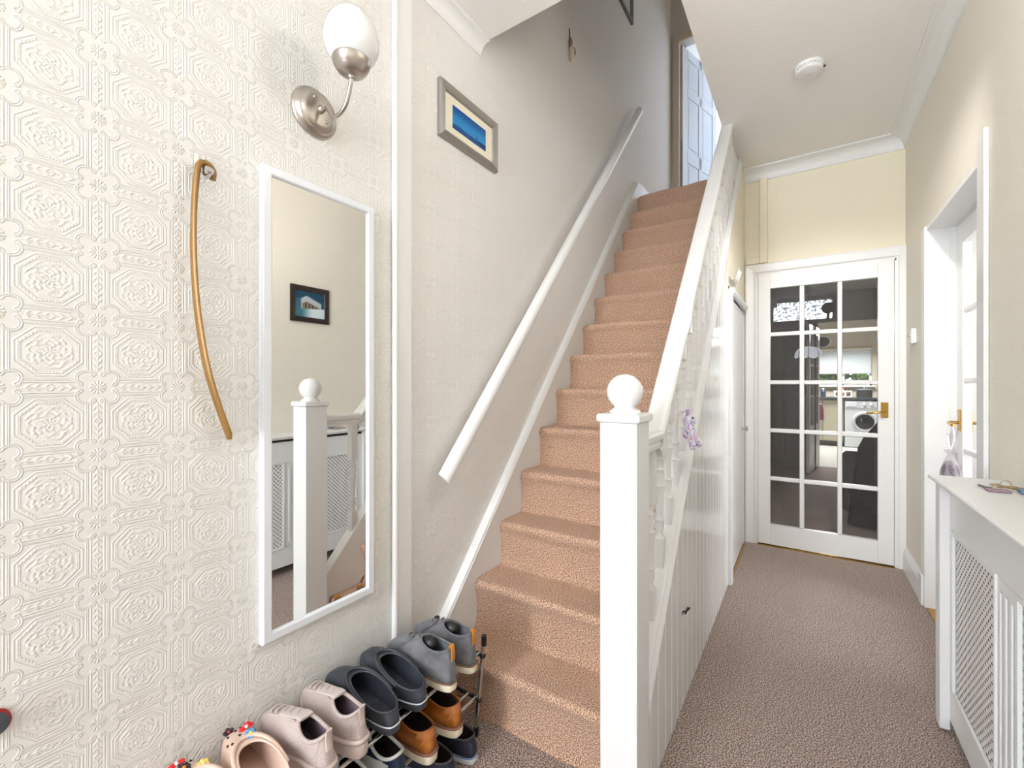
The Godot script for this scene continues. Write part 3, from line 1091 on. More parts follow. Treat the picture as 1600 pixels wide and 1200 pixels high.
# ---------------------------------------------------------------- left wall
func frame_ring(st: SurfaceTool, x: float, z0: float, z1: float, y0: float, y1: float, prof: PackedVector2Array) -> void:
	# prof: (inset from the outer edge, height off the wall); mitred round the rectangle, wall normal +x
	var rows := []
	for p in prof:
		rows.append([Vector3(x + p.y, y0 + p.x, z0 - p.x), Vector3(x + p.y, y0 + p.x, z1 + p.x), Vector3(x + p.y, y1 - p.x, z1 + p.x), Vector3(x + p.y, y1 - p.x, z0 - p.x)])
	for i in rows.size() - 1:
		for k in 4:
			var a: Vector3 = rows[i][k]
			var b: Vector3 = rows[i][(k + 1) % 4]
			var c: Vector3 = rows[i + 1][(k + 1) % 4]
			var d: Vector3 = rows[i + 1][k]
			var n := (b - a).cross(d - a)
			if n.length() < 1e-12: continue
			n = n.normalized()
			var dp := prof[i + 1] - prof[i]
			var inward: Vector3 = [Vector3(0, 1, 0), Vector3(0, 0, 1), Vector3(0, -1, 0), Vector3(0, 0, -1)][k]
			var want := Vector3(1, 0, 0) * dp.x - inward * dp.y
			if n.dot(want) < 0: n = -n
			quad(st, a, b, c, d, n)

func build_left_wall_things() -> void:
	var t := thing("wall_mirror", "tall narrow mirror in a plain white frame on the papered left wall", "mirror", Vector3(LW, 0.53, -0.74))
	var st := ns()
	frame_ring(st, LW, -0.568, -0.912, 0.53, 1.748, pv([[0, 0], [0, 0.016], [0.003, 0.019], [0.021, 0.019], [0.024, 0.016], [0.026, 0.010]]))
	put("frame", st, M.cool_white, t)
	st = ns()
	bx(st, Vector3(LW + 0.001, 0.545, -0.584), Vector3(LW + 0.011, 1.733, -0.896))
	put("mirror_glass", st, M.mirror, t)
	done()
	# seascape
	var im := Image.create(160, 72, false, Image.FORMAT_RGB8)
	for j in 72:
		for i in 160:
			var v := j / 71.0
			var u := i / 159.0
			var c := Color(0.05, 0.30, 0.56).lerp(Color(0.16, 0.52, 0.76), smoothstep(0.0, 0.6, v))
			c = c.lerp(Color(0.16, 0.50, 0.76), ridge(v - 0.62, 0.16) * 0.5)
			if v > 0.8: c = Color(0.08, 0.36, 0.60).lerp(Color(0.05, 0.20, 0.42), (v - 0.8) * 4.0)
			if absf(v - 0.79 - 0.02 * sin(u * 5.0)) < 0.013 and u > 0.15: c = Color(0.05, 0.13, 0.27)
			if v > 0.74 and v < 0.8 and u < 0.3: c = c.darkened(0.3 * (1.0 - absf(u - 0.18) / 0.14)) if absf(u - 0.18) < 0.14 else c
			if absf(u - 0.72) < 0.006 and v > 0.58 and v < 0.86: c = Color(0.03, 0.08, 0.2)
			if v > 0.8 and u > 0.76 and v < 0.86: c = Color(0.02, 0.08, 0.2)
			im.set_pixel(i, j, c)
	var sea := sm(Color.WHITE, 0.25)
	sea.albedo_texture = ImageTexture.create_from_image(im)
	t = thing("picture_frame", "silver framed blue seascape print hung over the stair", "picture", Vector3(LW, 2.13, -1.4))
	var silver := sm(Color(0.62, 0.60, 0.58), 0.35, 0.6)
	st = ns()
	frame_ring(st, LW, -1.216, -1.585, 2.130, 2.346, pv([[0, 0], [0, 0.017], [0.004, 0.021], [0.026, 0.013], [0.030, 0.015], [0.034, 0.008]]))
	put("frame", st, silver, t)
	st = ns()
	bx(st, Vector3(LW, 2.15, -1.24), Vector3(LW + 0.008, 2.33, -1.56))
	put("mount", st, sm(Color(0.93, 0.90, 0.82), 0.7), t)
	st = ns()
	quad(st, Vector3(LW + 0.0088, 2.191, -1.293), Vector3(LW + 0.0088, 2.191, -1.507), Vector3(LW + 0.0088, 2.282, -1.507), Vector3(LW + 0.0088, 2.282, -1.293), Vector3(1, 0, 0))
	put("print", st, sea, t)
	done()
	t = thing("picture_frame", "dark silver frame high up the stair at the top edge of the photo", "picture", Vector3(LW, 4.05, -3.28))
	st = ns()
	frame_ring(st, LW, -3.10, -3.44, 4.055, 4.50, pv([[0, 0], [0, 0.018], [0.004, 0.021], [0.04, 0.013], [0.045, 0.008]]))
	put("frame", st, sm(Color(0.42, 0.42, 0.43), 0.35, 0.6), t)
	st = ns()
	bx(st, Vector3(LW, 4.09, -3.13), Vector3(LW + 0.008, 4.46, -3.41))
	put("mount", st, sm(Color(0.75, 0.76, 0.77), 0.5), t)
	done()
	# hook and shoehorn
	t = thing("wall_hook", "small chrome hook on the left wall that carries the shoehorn", "hook", Vector3(LW, 1.69, -0.432))
	st = ns()
	bx(st, Vector3(LW, 1.678, -0.424), Vector3(LW + 0.004, 1.712, -0.447), 0.0015)
	ell(st, Vector3(LW + 0.004, 1.705, -0.4355), Vector3(0.002, 0.004, 0.004))
	put("back_plate", st, M.chrome, t)
	st = ns()
	tube(st, spline([Vector3(LW + 0.003, 1.694, -0.4355), Vector3(LW + 0.02, 1.692, -0.4355), Vector3(LW + 0.026, 1.672, -0.436), Vector3(LW + 0.036, 1.660, -0.4365), Vector3(LW + 0.05, 1.668, -0.437)], 6), [0.004, 0.004, 0.004, 0.004, 0.004, 0.004, 0.004, 0.004, 0.004, 0.004, 0.0045, 0.005, 0.0055, 0.006, 0.0065, 0.007, 0.0075, 0.008, 0.0085, 0.009, 0.009, 0.0095, 0.01, 0.01, 0.01], 10)
	put("prong", st, M.chrome, t)
	done()
	st = ns()
	# shoehorn: a long bowed gold blade whose top end curls over the hook
	var path := spline([Vector3(LW + 0.030, 1.655, -0.451), Vector3(LW + 0.030, 1.674, -0.452), Vector3(LW + 0.030, 1.686, -0.441), Vector3(LW + 0.030, 1.682, -0.426), Vector3(LW + 0.030, 1.655, -0.4195), Vector3(LW + 0.030, 1.56, -0.4135), Vector3(LW + 0.030, 1.45, -0.413), Vector3(LW + 0.030, 1.33, -0.421), Vector3(LW + 0.028, 1.20, -0.443), Vector3(LW + 0.024, 1.06, -0.487)], 7)
	var rows := []
	for i in path.size():
		var tg: Vector3 = (path[mini(i + 1, path.size() - 1)] - path[maxi(i - 1, 0)]).normalized()
		var side := Vector3(1, 0, 0)
		var nn := side.cross(tg).normalized()
		var f := float(i) / (path.size() - 1)
		var hw := lerpf(0.0068, 0.0155, smoothstep(0.3, 0.97, f))
		if i == path.size() - 1: hw *= 0.6
		var th := lerpf(0.0065, 0.0035, smoothstep(0.3, 0.9, f))
		var line := PackedVector3Array()
		for k in 14:
			var a := TAU * k / 14
			line.append(path[i] + side * cos(a) * hw + nn * (sin(a) * th + 0.35 * hw * cos(a) * cos(a) * smoothstep(0.3, 0.9, f)))
		rows.append(line)
	grid(st, rows, true, true, true)
	one("shoehorn", st, M.gold_plastic, "long bowed gold brown shoehorn hanging on the chrome hook left of the mirror", "shoehorn")
	# wall lamp
	t = thing("wall_lamp", "brushed steel wall lamp with an egg shaped white glass shade", "wall lamp", Vector3(LW, 1.953, -0.718))
	var rot := Transform3D(Basis(Vector3(0, 0, 1), -PI / 2), Vector3(LW, 1.953, -0.718))
	st = ns()
	lathe(st, [[0.068, 0.0], [0.068, 0.005], [0.064, 0.010], [0.060, 0.011], [0.058, 0.018], [0.053, 0.022], [0.050, 0.023], [0.047, 0.029], [0.041, 0.031], [0.02, 0.033], [0.0, 0.034]], rot, 40)
	put("back_plate", st, M.steel, t)
	for s in [-1.0, 1.0]:
		st = ns()
		ell(st, Vector3(LW + 0.033, 1.953 + 0.026, -0.718 + 0.018) if s > 0 else Vector3(LW + 0.033, 1.953 - 0.026, -0.718 - 0.018), Vector3(0.003, 0.005, 0.005))
		put("screw", st, M.steel, t)
	st = ns()
	var ap := spline([Vector3(LW + 0.030, 1.945, -0.718), Vector3(LW + 0.055, 1.949, -0.718), Vector3(LW + 0.070, 1.936, -0.718), Vector3(LW + 0.088, 1.915, -0.718), Vector3(LW + 0.118, 1.912, -0.718), Vector3(LW + 0.145, 1.930, -0.718), Vector3(LW + 0.160, 1.962, -0.718), Vector3(LW + 0.168, 1.99, -0.718)], 6)
	tube(st, ap, 0.0055, 12)
	lathe(st, [[0.010, 0.030], [0.010, 0.038], [0.006, 0.042]], rot, 16)
	put("arm", st, M.steel, t)
	st = ns()
	var up := Transform3D(Basis(), Vector3(LW + 0.168, 1.985, -0.718))
	lathe(st, [[0.006, 0.0], [0.009, 0.003], [0.009, 0.009], [0.024, 0.012], [0.034, 0.018], [0.036, 0.024], [0.041, 0.027], [0.046, 0.036], [0.048, 0.046], [0.047, 0.05], [0.043, 0.05]], up, 36)
	put("gallery_cup", st, M.steel, t)
	st = ns()
	var pr := []
	for k in 25:
		var a := -PI / 2 + 0.45 + (PI - 0.45) * k / 24.0
		var ry := 0.088 if a > 0 else 0.062
		pr.append([0.070 * cos(a), 0.094 + ry * sin(a)])
	lathe(st, pr, up, 40)
	put("glass_shade", st, M.opal, t)
	done()
	# wall handrail
	t = thing("wall_handrail", "white mopstick handrail on brass brackets rising up the left wall", "handrail", Vector3(LW, 0.84, -1.19))
	st = ns()
	var hy := func(z: float) -> float: return 0.862 + 1.1076 * (-1.195 - z)
	var d := Vector3(0, 1.1076, -1).normalized()
	var a0 := Vector3(LW + 0.068, hy.call(-1.19), -1.19)
	var a1 := Vector3(LW + 0.068, hy.call(-3.44), -3.44)
	var side := Vector3(1, 0, 0)
	var nrm := side.cross(d).normalized()
	rows = []
	for q in [[a0, 1.0, -0.020], [a0, 1.0, 0.0], [a1, 1.0, 0.0]]:
		var line := PackedVector3Array()
		for k in 20:
			var an := TAU * k / 20
			var o: Vector3 = q[0] + side * cos(an) * 0.0275 + nrm * sin(an) * 0.029
			if q[2] < 0.0: o -= d * 0.02 * (0.5 + 0.5 * cos(an)) + d * 0.005
			line.append(o)
		rows.append(line)
	grid(st, rows, true, true, true)
	put("rail", st, M.white, t)
	for z in [-1.42, -1.97, -2.62, -3.25]:
		st = ns()
		var c := Vector3(LW + 0.068, hy.call(z) - 0.03, z)
		tube(st, spline([c + Vector3(0, 0.008, 0), c + Vector3(0, -0.02, 0), c + Vector3(-0.02, -0.04, 0), c + Vector3(-0.066, -0.045, 0)], 6), 0.005, 8)
		lathe(st, [[0.02, 0.0], [0.02, 0.003], [0.012, 0.006], [0.0, 0.007]], Transform3D(Basis(Vector3(0, 0, 1), -PI / 2), Vector3(LW, c.y - 0.045, z)), 16)
		put("bracket", st, M.brass, t)
	done()
	# hanging ornament
	t = thing("hanging_ornament", "small pale fabric ornament on a thread on the upper stair wall", "ornament", Vector3(LW, 3.09, -2.34))
	st = ns()
	tube(st, [Vector3(LW + 0.008, 3.27, -2.318), Vector3(LW + 0.008, 3.215, -2.325)], 0.003, 6)
	put("thread", st, M.dark, t)
	st = ns()
	tube(st, spline([Vector3(LW + 0.012, 3.17, -2.335), Vector3(LW + 0.014, 3.14, -2.34), Vector3(LW + 0.014, 3.105, -2.345), Vector3(LW + 0.012, 3.092, -2.347)], 4), [0.01, 0.013, 0.015, 0.016, 0.015, 0.013, 0.015, 0.016, 0.016, 0.014, 0.012, 0.006, 0.002], 10)
	put("tassel", st, sm(Color(0.85, 0.80, 0.74), 0.8), t)
	st = ns()
	ell(st, Vector3(LW + 0.010, 3.195, -2.332), Vector3(0.010, 0.03, 0.016))
	ell(st, Vector3(LW + 0.010, 3.175, -2.375), Vector3(0.004, 0.022, 0.028), Basis(Vector3(1, 0, 0), 0.5))
	put("bow", st, sm(Color(0.62, 0.45, 0.44), 0.8), t)
	done()
	# little round end at the far left edge
	t = thing("wall_disc", "dark grey round disc with a red rim at the far left edge", "disc", Vector3(LW, 0.612, -0.13))
	var q2 := Transform3D(Basis(Vector3(0, 0, 1), -PI / 2), Vector3(LW, 0.612, -0.128))
	st = ns()
	lathe(st, [[0.020, 0.0], [0.020, 0.012], [0.018, 0.016], [0.0, 0.018]], q2, 24)
	put("cap", st, sm(Color(0.27, 0.29, 0.32), 0.5), t)
	st = ns()
	lathe(st, [[0.0225, 0.0], [0.0225, 0.008], [0.0195, 0.009]], q2, 24)
	put("rim", st, sm(Color(0.6, 0.08, 0.1), 0.5), t)
	done()

# ---------------------------------------------------------------- small things in the hall
func build_small() -> void:
	var gm := sm(Color(0.95, 0.94, 0.92), 0.3)
	gm.emission_enabled = true
	gm.emission = Color(1.0, 0.97, 0.92)
	gm.emission_energy_multiplier = 2.0
	var cl := thing("pendant_lamp", "added white globe lamp out of view, fill light for the hall", "pendant lamp", Vector3(0.1, HC, -1.15))  # added globe above the frame, carries the hall fill light
	var s0 := ns()
	lathe(s0, [[0.05, 0.0], [0.05, 0.012], [0.02, 0.03]], Transform3D(Basis(Vector3(1, 0, 0), PI), Vector3(0.1, HC, -1.15)), 24)
	tube(s0, [Vector3(0.1, HC, -1.15), Vector3(0.1, 2.5, -1.15)], 0.004, 8)
	put("cord", s0, M.white, cl)
	s0 = ns()
	ell(s0, Vector3(0.1, 2.42, -1.15), Vector3.ONE * 0.09, Basis(), 28, 16)
	put("globe", s0, gm, cl)
	done()
	cl = thing("added_spot_lamp", "small steel ceiling spot added out of view as fill for the end door", "added spot lamp", Vector3(0.20, HC, -1.72))  # added fitting above the frame, carries the fill for the end door
	s0 = ns()
	var sd := Vector3(0.12, -1.55, -2.0).normalized()
	var sb := Basis(Quaternion(Vector3(0, 1, 0), sd))
	lathe(s0, [[0.028, -0.05], [0.034, -0.04], [0.036, 0.02], [0.032, 0.022]], Transform3D(sb, Vector3(0.20, 2.70, -1.72)), 20)
	tube(s0, [Vector3(0.20, HC, -1.72), Vector3(0.20, 2.71, -1.72)], 0.006, 8)
	put("spot_head", s0, M.steel, cl)
	s0 = ns()
	lathe(s0, [[0.031, 0.012], [0.02, 0.015], [0.0, 0.016]], Transform3D(sb, Vector3(0.20, 2.70, -1.72)), 20)
	put("spot_bulb", s0, gm, cl)
	done()
	var t := thing("smoke_detector", "round white smoke alarm on the hall ceiling", "smoke alarm", Vector3(0.02, HC, -2.66))
	var dn := Transform3D(Basis(Vector3(1, 0, 0), PI), Vector3(0.02, HC, -2.66))
	var st := ns()
	lathe(st, [[0.062, 0.0], [0.062, 0.012], [0.060, 0.014]], dn, 40)
	lathe(st, [[0.052, 0.014], [0.052, 0.026]], dn, 40)
	lathe(st, [[0.059, 0.026], [0.058, 0.032], [0.05, 0.036], [0.03, 0.038], [0.0, 0.039]], dn, 40)
	put("body", st, M.white_satin, t)
	for k in 32:
		st = ns()
		var a := TAU * k / 32
		var b := Basis(Vector3.UP, -a)
		var keep := X
		X = X * Transform3D(b, Vector3(0.02, HC, -2.66))
		bx(st, Vector3(0.052, -0.027, -0.0022), Vector3(0.060, -0.013, 0.0022))
		X = keep
		put("vent_rib", st, M.white_satin, t)
	st = ns()
	lathe(st, [[0.012, 0.037], [0.012, 0.041], [0.0, 0.042]], dn, 20)
	put("test_button", st, sm(Color(0.85, 0.85, 0.83), 0.4), t)
	done()
	st = ns()
	lathe(st, [[0.007, 0.0], [0.006, 0.004], [0.0, 0.006]], Transform3D(Basis(Vector3(1, 0, 0), PI), Vector3(0.085, HC, -2.70)), 10)
	one("screw_plug", st, M.black, "tiny black plug in the ceiling beside the smoke alarm", "plug")
	t = thing("wall_sensor", "small white plastic box on the right wall beside the end door", "sensor box", Vector3(RW, 1.42, -3.44))
	st = ns()
	bx(st, Vector3(RW - 0.028, 1.426, -3.40), Vector3(RW, 1.515, -3.475), 0.006)
	put("case", st, M.white_satin, t)
	st = ns()
	lathe(st, [[0.011, 0.0], [0.011, 0.006], [0.0, 0.008]], Transform3D(Basis(Vector3(0, 0, 1), PI / 2), Vector3(RW - 0.028, 1.478, -3.445)), 14)
	put("dial", st, M.chrome, t)
	done()
	# keys on the shelf
	t = thing("key_bunch", "bunch of keys with a mauve tag on the radiator cover shelf", "keys", Vector3(0.5, 0.871, -1.92))
	st = ns()
	bx(st, Vector3(0.455, 0.8715, -1.905), Vector3(0.505, 0.875, -1.865), 0.001)
	put("tag", st, sm(Color(0.62, 0.50, 0.58), 0.4), t)
	for q in [[Vector3(0.50, 0.878, -1.93), 0.5], [Vector3(0.515, 0.882, -1.905), 1.3], [Vector3(0.49, 0.88, -1.95), -0.4]]:
		st = ns()
		var keep := X
		X = X * Transform3D(Basis(Vector3.UP, q[1]) * Basis(Vector3(0, 0, 1), 0.18), q[0])
		var hp := PackedVector2Array()
		for k in 10:
			hp.append(Vector2(0.012 * cos(TAU * k / 10), 0.012 * sin(TAU * k / 10)))
		prism(st, hp, Vector3(0, 0, 0), Vector3(1, 0, 0), Vector3(0, 0, 1), Vector3(0, 0.002, 0))
		prism(st, pv([[-0.004, 0.0], [0.004, 0.0], [0.004, 0.04], [0.0, 0.044], [-0.002, 0.036], [-0.004, 0.032], [-0.002, 0.028], [-0.004, 0.022]]), Vector3(), Vector3(1, 0, 0), Vector3(0, 0, 1), Vector3(0, 0.002, 0))
		X = keep
		put("key", st, sm(Color(0.72, 0.62, 0.42), 0.3, 0.9), t)
	st = ns()
	var ring := []
	for k in 17:
		ring.append(Vector3(0.507 + 0.011 * cos(TAU * k / 16), 0.888 + 0.011 * sin(TAU * k / 16), -1.925))
	tube(st, ring, 0.0014, 6)
	put("ring", st, M.chrome, t)
	st = ns()
	bx(st, Vector3(0.52, 0.872, -1.90), Vector3(0.536, 0.884, -1.86), 0.004)
	put("fob", st, sm(Color(0.35, 0.48, 0.58), 0.4), t)
	st = ns()
	tube(st, spline([Vector3(0.455, 0.874, -1.95), Vector3(0.462, 0.874, -1.925), Vector3(0.472, 0.875, -1.905)], 4), 0.003, 6)
	put("strap", st, sm(Color(0.45, 0.40, 0.42), 0.5), t)
	done()
	# sachet hanging from the side door handle
	t = thing("lavender_sachet", "sheer bag of grey lavender hanging from the side door handle", "sachet", Vector3(0.605, 0.70, -3.02))
	st = ns()
	tube(st, spline([Vector3(0.605, 0.985, -3.03), Vector3(0.600, 0.93, -3.04), Vector3(0.604, 0.86, -3.02)], 5), 0.004, 6, 0.5)
	tube(st, spline([Vector3(0.612, 0.985, -3.02), Vector3(0.616, 0.93, -3.005), Vector3(0.606, 0.86, -3.015)], 5), 0.004, 6, 0.5)
	put("ribbon", st, sm(Color(0.9, 0.88, 0.9), 0.4), t)
	var rows := []
	var hs := [0.868, 0.852, 0.84, 0.82, 0.79, 0.76, 0.73, 0.70, 0.685, 0.68]
	var rs := [0.034, 0.026, 0.012, 0.022, 0.035, 0.045, 0.052, 0.052, 0.04, 0.0]
	for i in 10:
		var line := PackedVector3Array()
		for k in 24:
			var a := TAU * k / 24
			var rr: float = rs[i] * (1.0 + 0.12 * sin(a * 7.0 + i))
			line.append(Vector3(0.606 + cos(a) * rr * 0.75, hs[i], -3.02 + sin(a) * rr))
		rows.append(line)
	st = ns()
	grid(st, rows, true, true)
	var sheer := sm(Color(0.86, 0.82, 0.84, 0.38), 0.6)
	sheer.transparency = BaseMaterial3D.TRANSPARENCY_ALPHA
	put("bag", st, sheer, t)
	st = ns()
	ell(st, Vector3(0.606, 0.745, -3.02), Vector3(0.036, 0.065, 0.047))
	var lav := sm(Color.WHITE, 0.9)
	lav.albedo_texture = noise_tex(0.2, 128, [[0.0, Color(0.18, 0.16, 0.19)], [0.5, Color(0.45, 0.42, 0.46)], [1.0, Color(0.72, 0.69, 0.70)]], 2, 3)
	tri_map(lav, Vector3.ONE * 6.0)
	put("dried_lavender", st, lav, t)
	done()
	# plush rabbit sitting on the string against a baluster
	t = thing("toy_rabbit", "small pastel spotted plush rabbit perched on the stair string", "soft toy", Vector3(-0.375, 0.94, -1.69))
	var plush := sm(Color.WHITE, 0.95)
	plush.albedo_texture = noise_tex(0.035, 256, [[0.0, Color(0.45, 0.30, 0.75)], [0.22, Color(0.62, 0.48, 0.85)], [0.30, Color(0.93, 0.90, 0.95)], [0.55, Color(0.93, 0.92, 0.95)], [0.66, Color(0.70, 0.87, 0.88)], [0.72, Color(0.92, 0.90, 0.95)], [0.84, Color(0.93, 0.62, 0.78)], [1.0, Color(0.85, 0.3, 0.5)]], 2, 77)
	tri_map(plush, Vector3.ONE * 5.0)
	plush.rim_enabled = true
	plush.rim = 0.5
	var bc := Vector3(-0.352, 1.03, -1.69)
	var q := 0.74
	var bones := []
	for b in [[0, 0.012, 0, 0, -0.03, 0, 0.022, 0.028], [0, 0.04, 0.003, 0.004, 0.042, 0.0, 0.025, 0.024], [0.012, -0.035, 0.02, 0.026, -0.092, 0.022, 0.016, 0.015], [0.012, -0.035, -0.018, 0.040, -0.078, -0.040, 0.017, 0.019], [0.01, 0.008, 0.02, 0.022, -0.025, 0.03, 0.011, 0.010], [0.01, 0.008, -0.02, 0.024, -0.022, -0.03, 0.011, 0.010], [0.018, 0.036, -0.006, 0.026, 0.032, -0.010, 0.014, 0.012]]:
		bones.append([bc + Vector3(b[0], b[1], b[2]) * q, bc + Vector3(b[3], b[4], b[5]) * q, b[6] * q, b[7] * q])
	st = ns()
	blob(st, bones, 0.0032, 0.008)
	put("body", st, plush, t)
	for s in [-1.0, 1.0]:
		st = ns()
		ell(st, bc + Vector3(-0.002, 0.072, 0.013 * s + 0.004) * q, Vector3(0.006, 0.021, 0.009) * q, Basis(Vector3(1, 0, 0), 0.45 * s))
		put("ear", st, sm(Color(0.72, 0.62, 0.84), 0.95), t)
	for s in [-1.0, 1.0]:
		st = ns()
		ell(st, bc + Vector3(0.0235, 0.05, 0.013 * s) * q, Vector3(0.004, 0.0045, 0.0045) * q)
		put("eye", st, M.black, t)
	done()
	# cottage picture on the right wall, seen in the mirror
	var im := Image.create(96, 72, false, Image.FORMAT_RGB8)
	for j in 72:
		for i in 96:
			var u := i / 95.0
			var v := j / 71.0
			var c := Color(0.06, 0.22, 0.32).lerp(Color(0.10, 0.36, 0.46), v)
			var roof := 0.18 + 0.5 * absf(u - 0.38) * (1.0 if u > 0.38 else 1.4)
			if v > roof and u > 0.2 and u < 0.86: c = Color(0.72, 0.75, 0.78)
			if v > roof + 0.2 and u > 0.24 and u < 0.84: c = Color(0.50, 0.47, 0.40)
			if v > roof + 0.25 and fmod(u * 9.0, 1.0) < 0.35 and v < 0.66 and u > 0.26 and u < 0.82: c = Color(0.16, 0.15, 0.14)
			if v > 0.70 - 0.1 * u: c = Color(0.10, 0.34, 0.40).lerp(Color(0.85, 0.9, 0.93), smoothstep(0.1, 0.6, u))
			if u < 0.2 and v > 0.3 and sin(u * 90.0 + v * 40.0) > 0.2: c = c.lightened(0.25)
			im.set_pixel(95 - i, j, c)
	var cot := sm(Color.WHITE, 0.2)
	cot.albedo_texture = ImageTexture.create_from_image(im)
	t = thing("picture_frame", "dark framed snowy cottage picture seen reflected in the mirror", "picture", Vector3(RW, 1.61, -1.755))
	X = X * Transform3D(Basis(Vector3(-1, 0, 0), Vector3(0, 1, 0), Vector3(0, 0, -1)), Vector3(0, 0, 0))
	st = ns()
	frame_ring(st, -RW, 1.872, 1.590, 1.61, 1.855, pv([[0, 0], [0, 0.010], [0.005, 0.012], [0.018, 0.008], [0.022, 0.010], [0.034, 0.007], [0.036, 0.004]]))
	put("frame", st, sm(Color(0.13, 0.08, 0.06), 0.35), t)
	st = ns()
	quad(st, Vector3(-RW + 0.004, 1.64, 1.847), Vector3(-RW + 0.004, 1.64, 1.617), Vector3(-RW + 0.004, 1.825, 1.617), Vector3(-RW + 0.004, 1.825, 1.847), Vector3(1, 0, 0))
	put("print", st, cot, t)
	done()

# smooth union of tapered capsules, meshed as surface nets
func blob(st: SurfaceTool, bones: Array, cell: float, k := 0.010) -> void:
	var lo := Vector3(1e9, 1e9, 1e9)
	var hi := -lo
	for b in bones:
		for e in 2:
			var r: float = b[2 + e] + cell * 2
			lo = lo.min(b[e] - Vector3.ONE * r)
			hi = hi.max(b[e] + Vector3.ONE * r)
	var n := Vector3i(((hi - lo) / cell).ceil()) + Vector3i.ONE
	var f := PackedFloat32Array()
	f.resize(n.x * n.y * n.z)
	var fld := func(p: Vector3) -> float:
		var d := 1e3
		for b in bones:
			var ab: Vector3 = b[1] - b[0]
			var tt := clampf((p - b[0]).dot(ab) / maxf(ab.length_squared(), 1e-9), 0, 1)
			var q: float = (p - b[0] - ab * tt).length() - lerpf(b[2], b[3], tt)
			var h := clampf(0.5 + 0.5 * (d - q) / k, 0, 1)
			d = lerpf(d, q, h) - k * h * (1.0 - h)
		return d
	for z in n.z:
		for y in n.y:
			for x in n.x:
				f[x + n.x * (y + n.y * z)] = fld.call(lo + Vector3(x, y, z) * cell)
	var vid := {}
	var nid := {}
	for z in n.z - 1:
		for y in n.y - 1:
			for x in n.x - 1:
				var c := Vector3()
				var cnt := 0
				for e in [[0, 1], [2, 3], [4, 5], [6, 7], [0, 2], [1, 3], [4, 6], [5, 7], [0, 4], [1, 5], [2, 6], [3, 7]]:
					var pa := Vector3i(e[0] & 1, (e[0] >> 1) & 1, e[0] >> 2)
					var pb := Vector3i(e[1] & 1, (e[1] >> 1) & 1, e[1] >> 2)
					var fa := f[x + pa.x + n.x * (y + pa.y + n.y * (z + pa.z))]
					var fb := f[x + pb.x + n.x * (y + pb.y + n.y * (z + pb.z))]
					if (fa < 0) != (fb < 0):
						c += Vector3(pa).lerp(Vector3(pb), fa / (fa - fb))
						cnt += 1
				if cnt:
					var key := Vector3i(x, y, z)
					var p: Vector3 = lo + (Vector3(x, y, z) + c / cnt) * cell
					vid[key] = p
					var e := cell * 0.5
					nid[key] = Vector3(fld.call(p + Vector3(e, 0, 0)) - fld.call(p - Vector3(e, 0, 0)), fld.call(p + Vector3(0, e, 0)) - fld.call(p - Vector3(0, e, 0)), fld.call(p + Vector3(0, 0, e)) - fld.call(p - Vector3(0, 0, e))).normalized()
	for key in vid:
		for ax in 3:
			var d := Vector3i(); d[ax] = 1
			var a := f[key.x + n.x * (key.y + n.y * key.z)]
			var q: Vector3i = key + d
			if q[ax] >= n[ax]: continue
			var b := f[q.x + n.x * (q.y + n.y * q.z)]
			if (a < 0) == (b < 0): continue
			var u := Vector3i(); u[(ax + 1) % 3] = 1
			var v := Vector3i(); v[(ax + 2) % 3] = 1
			var c4 := [key, key - u, key - u - v, key - v]
			if not (vid.has(c4[1]) and vid.has(c4[2]) and vid.has(c4[3])): continue
			tri(st, vid[c4[0]], vid[c4[1]], vid[c4[2]], nid[c4[0]], nid[c4[1]], nid[c4[2]])
			tri(st, vid[c4[0]], vid[c4[2]], vid[c4[3]], nid[c4[0]], nid[c4[2]], nid[c4[3]])

# ---------------------------------------------------------------- shoe rack and shoes
func build_rack() -> void:
	var t := thing("shoe_rack", "chrome tube shoe rack with black plastic caps against the left wall", "shoe rack", Vector3(-1.0, 0, -0.75))
	var tubes := func(called: String, a: Vector3, b: Vector3, r: float, m: Material) -> void:
		var s := ns()
		tube(s, [a, b], r, 10)
		put(called, s, m, t)
	for z in [-1.165, -0.30]:
		tubes.call("post", Vector3(-0.925, 0.012, z), Vector3(-0.889, 0.338, z), 0.0075, M.chrome)
		tubes.call("post", Vector3(-1.106, 0.012, z), Vector3(-1.102, 0.338, z), 0.0075, M.chrome)
		for x in [[-0.925, -0.889], [-1.106, -1.102]]:
			tubes.call("cap", Vector3(x[1] - 0.0005, 0.318, z), Vector3(x[1], 0.350, z), 0.0095, M.black)
			tubes.call("foot", Vector3(x[0], 0.0, z), Vector3(x[0] + 0.003, 0.03, z), 0.0095, M.black)
		for y in [0.282, 0.128]:
			var xf := lerpf(-0.925, -0.889, y / 0.34)
			tubes.call("side_bar", Vector3(xf, y, z), Vector3(-1.103, y + 0.004, z), 0.006, M.black)
			var s := ns()
			ell(s, Vector3(xf, y, z), Vector3.ONE * 0.011)
			put("joint", s, M.black, t)
	for y in [0.282, 0.128]:
		var xf := lerpf(-0.925, -0.889, y / 0.34)
		for x in [xf - 0.012, xf - 0.045, -1.03, -1.075]:
			tubes.call("rail", Vector3(x, y + 0.003, -1.162), Vector3(x, y + 0.003, -0.303), 0.0052, M.chrome)
		if y > 0.2: tubes.call("rail_joint", Vector3(xf - 0.012, y + 0.003, -0.7235), Vector3(xf - 0.012, y + 0.003, -0.711), 0.0062, M.chrome)
	done()

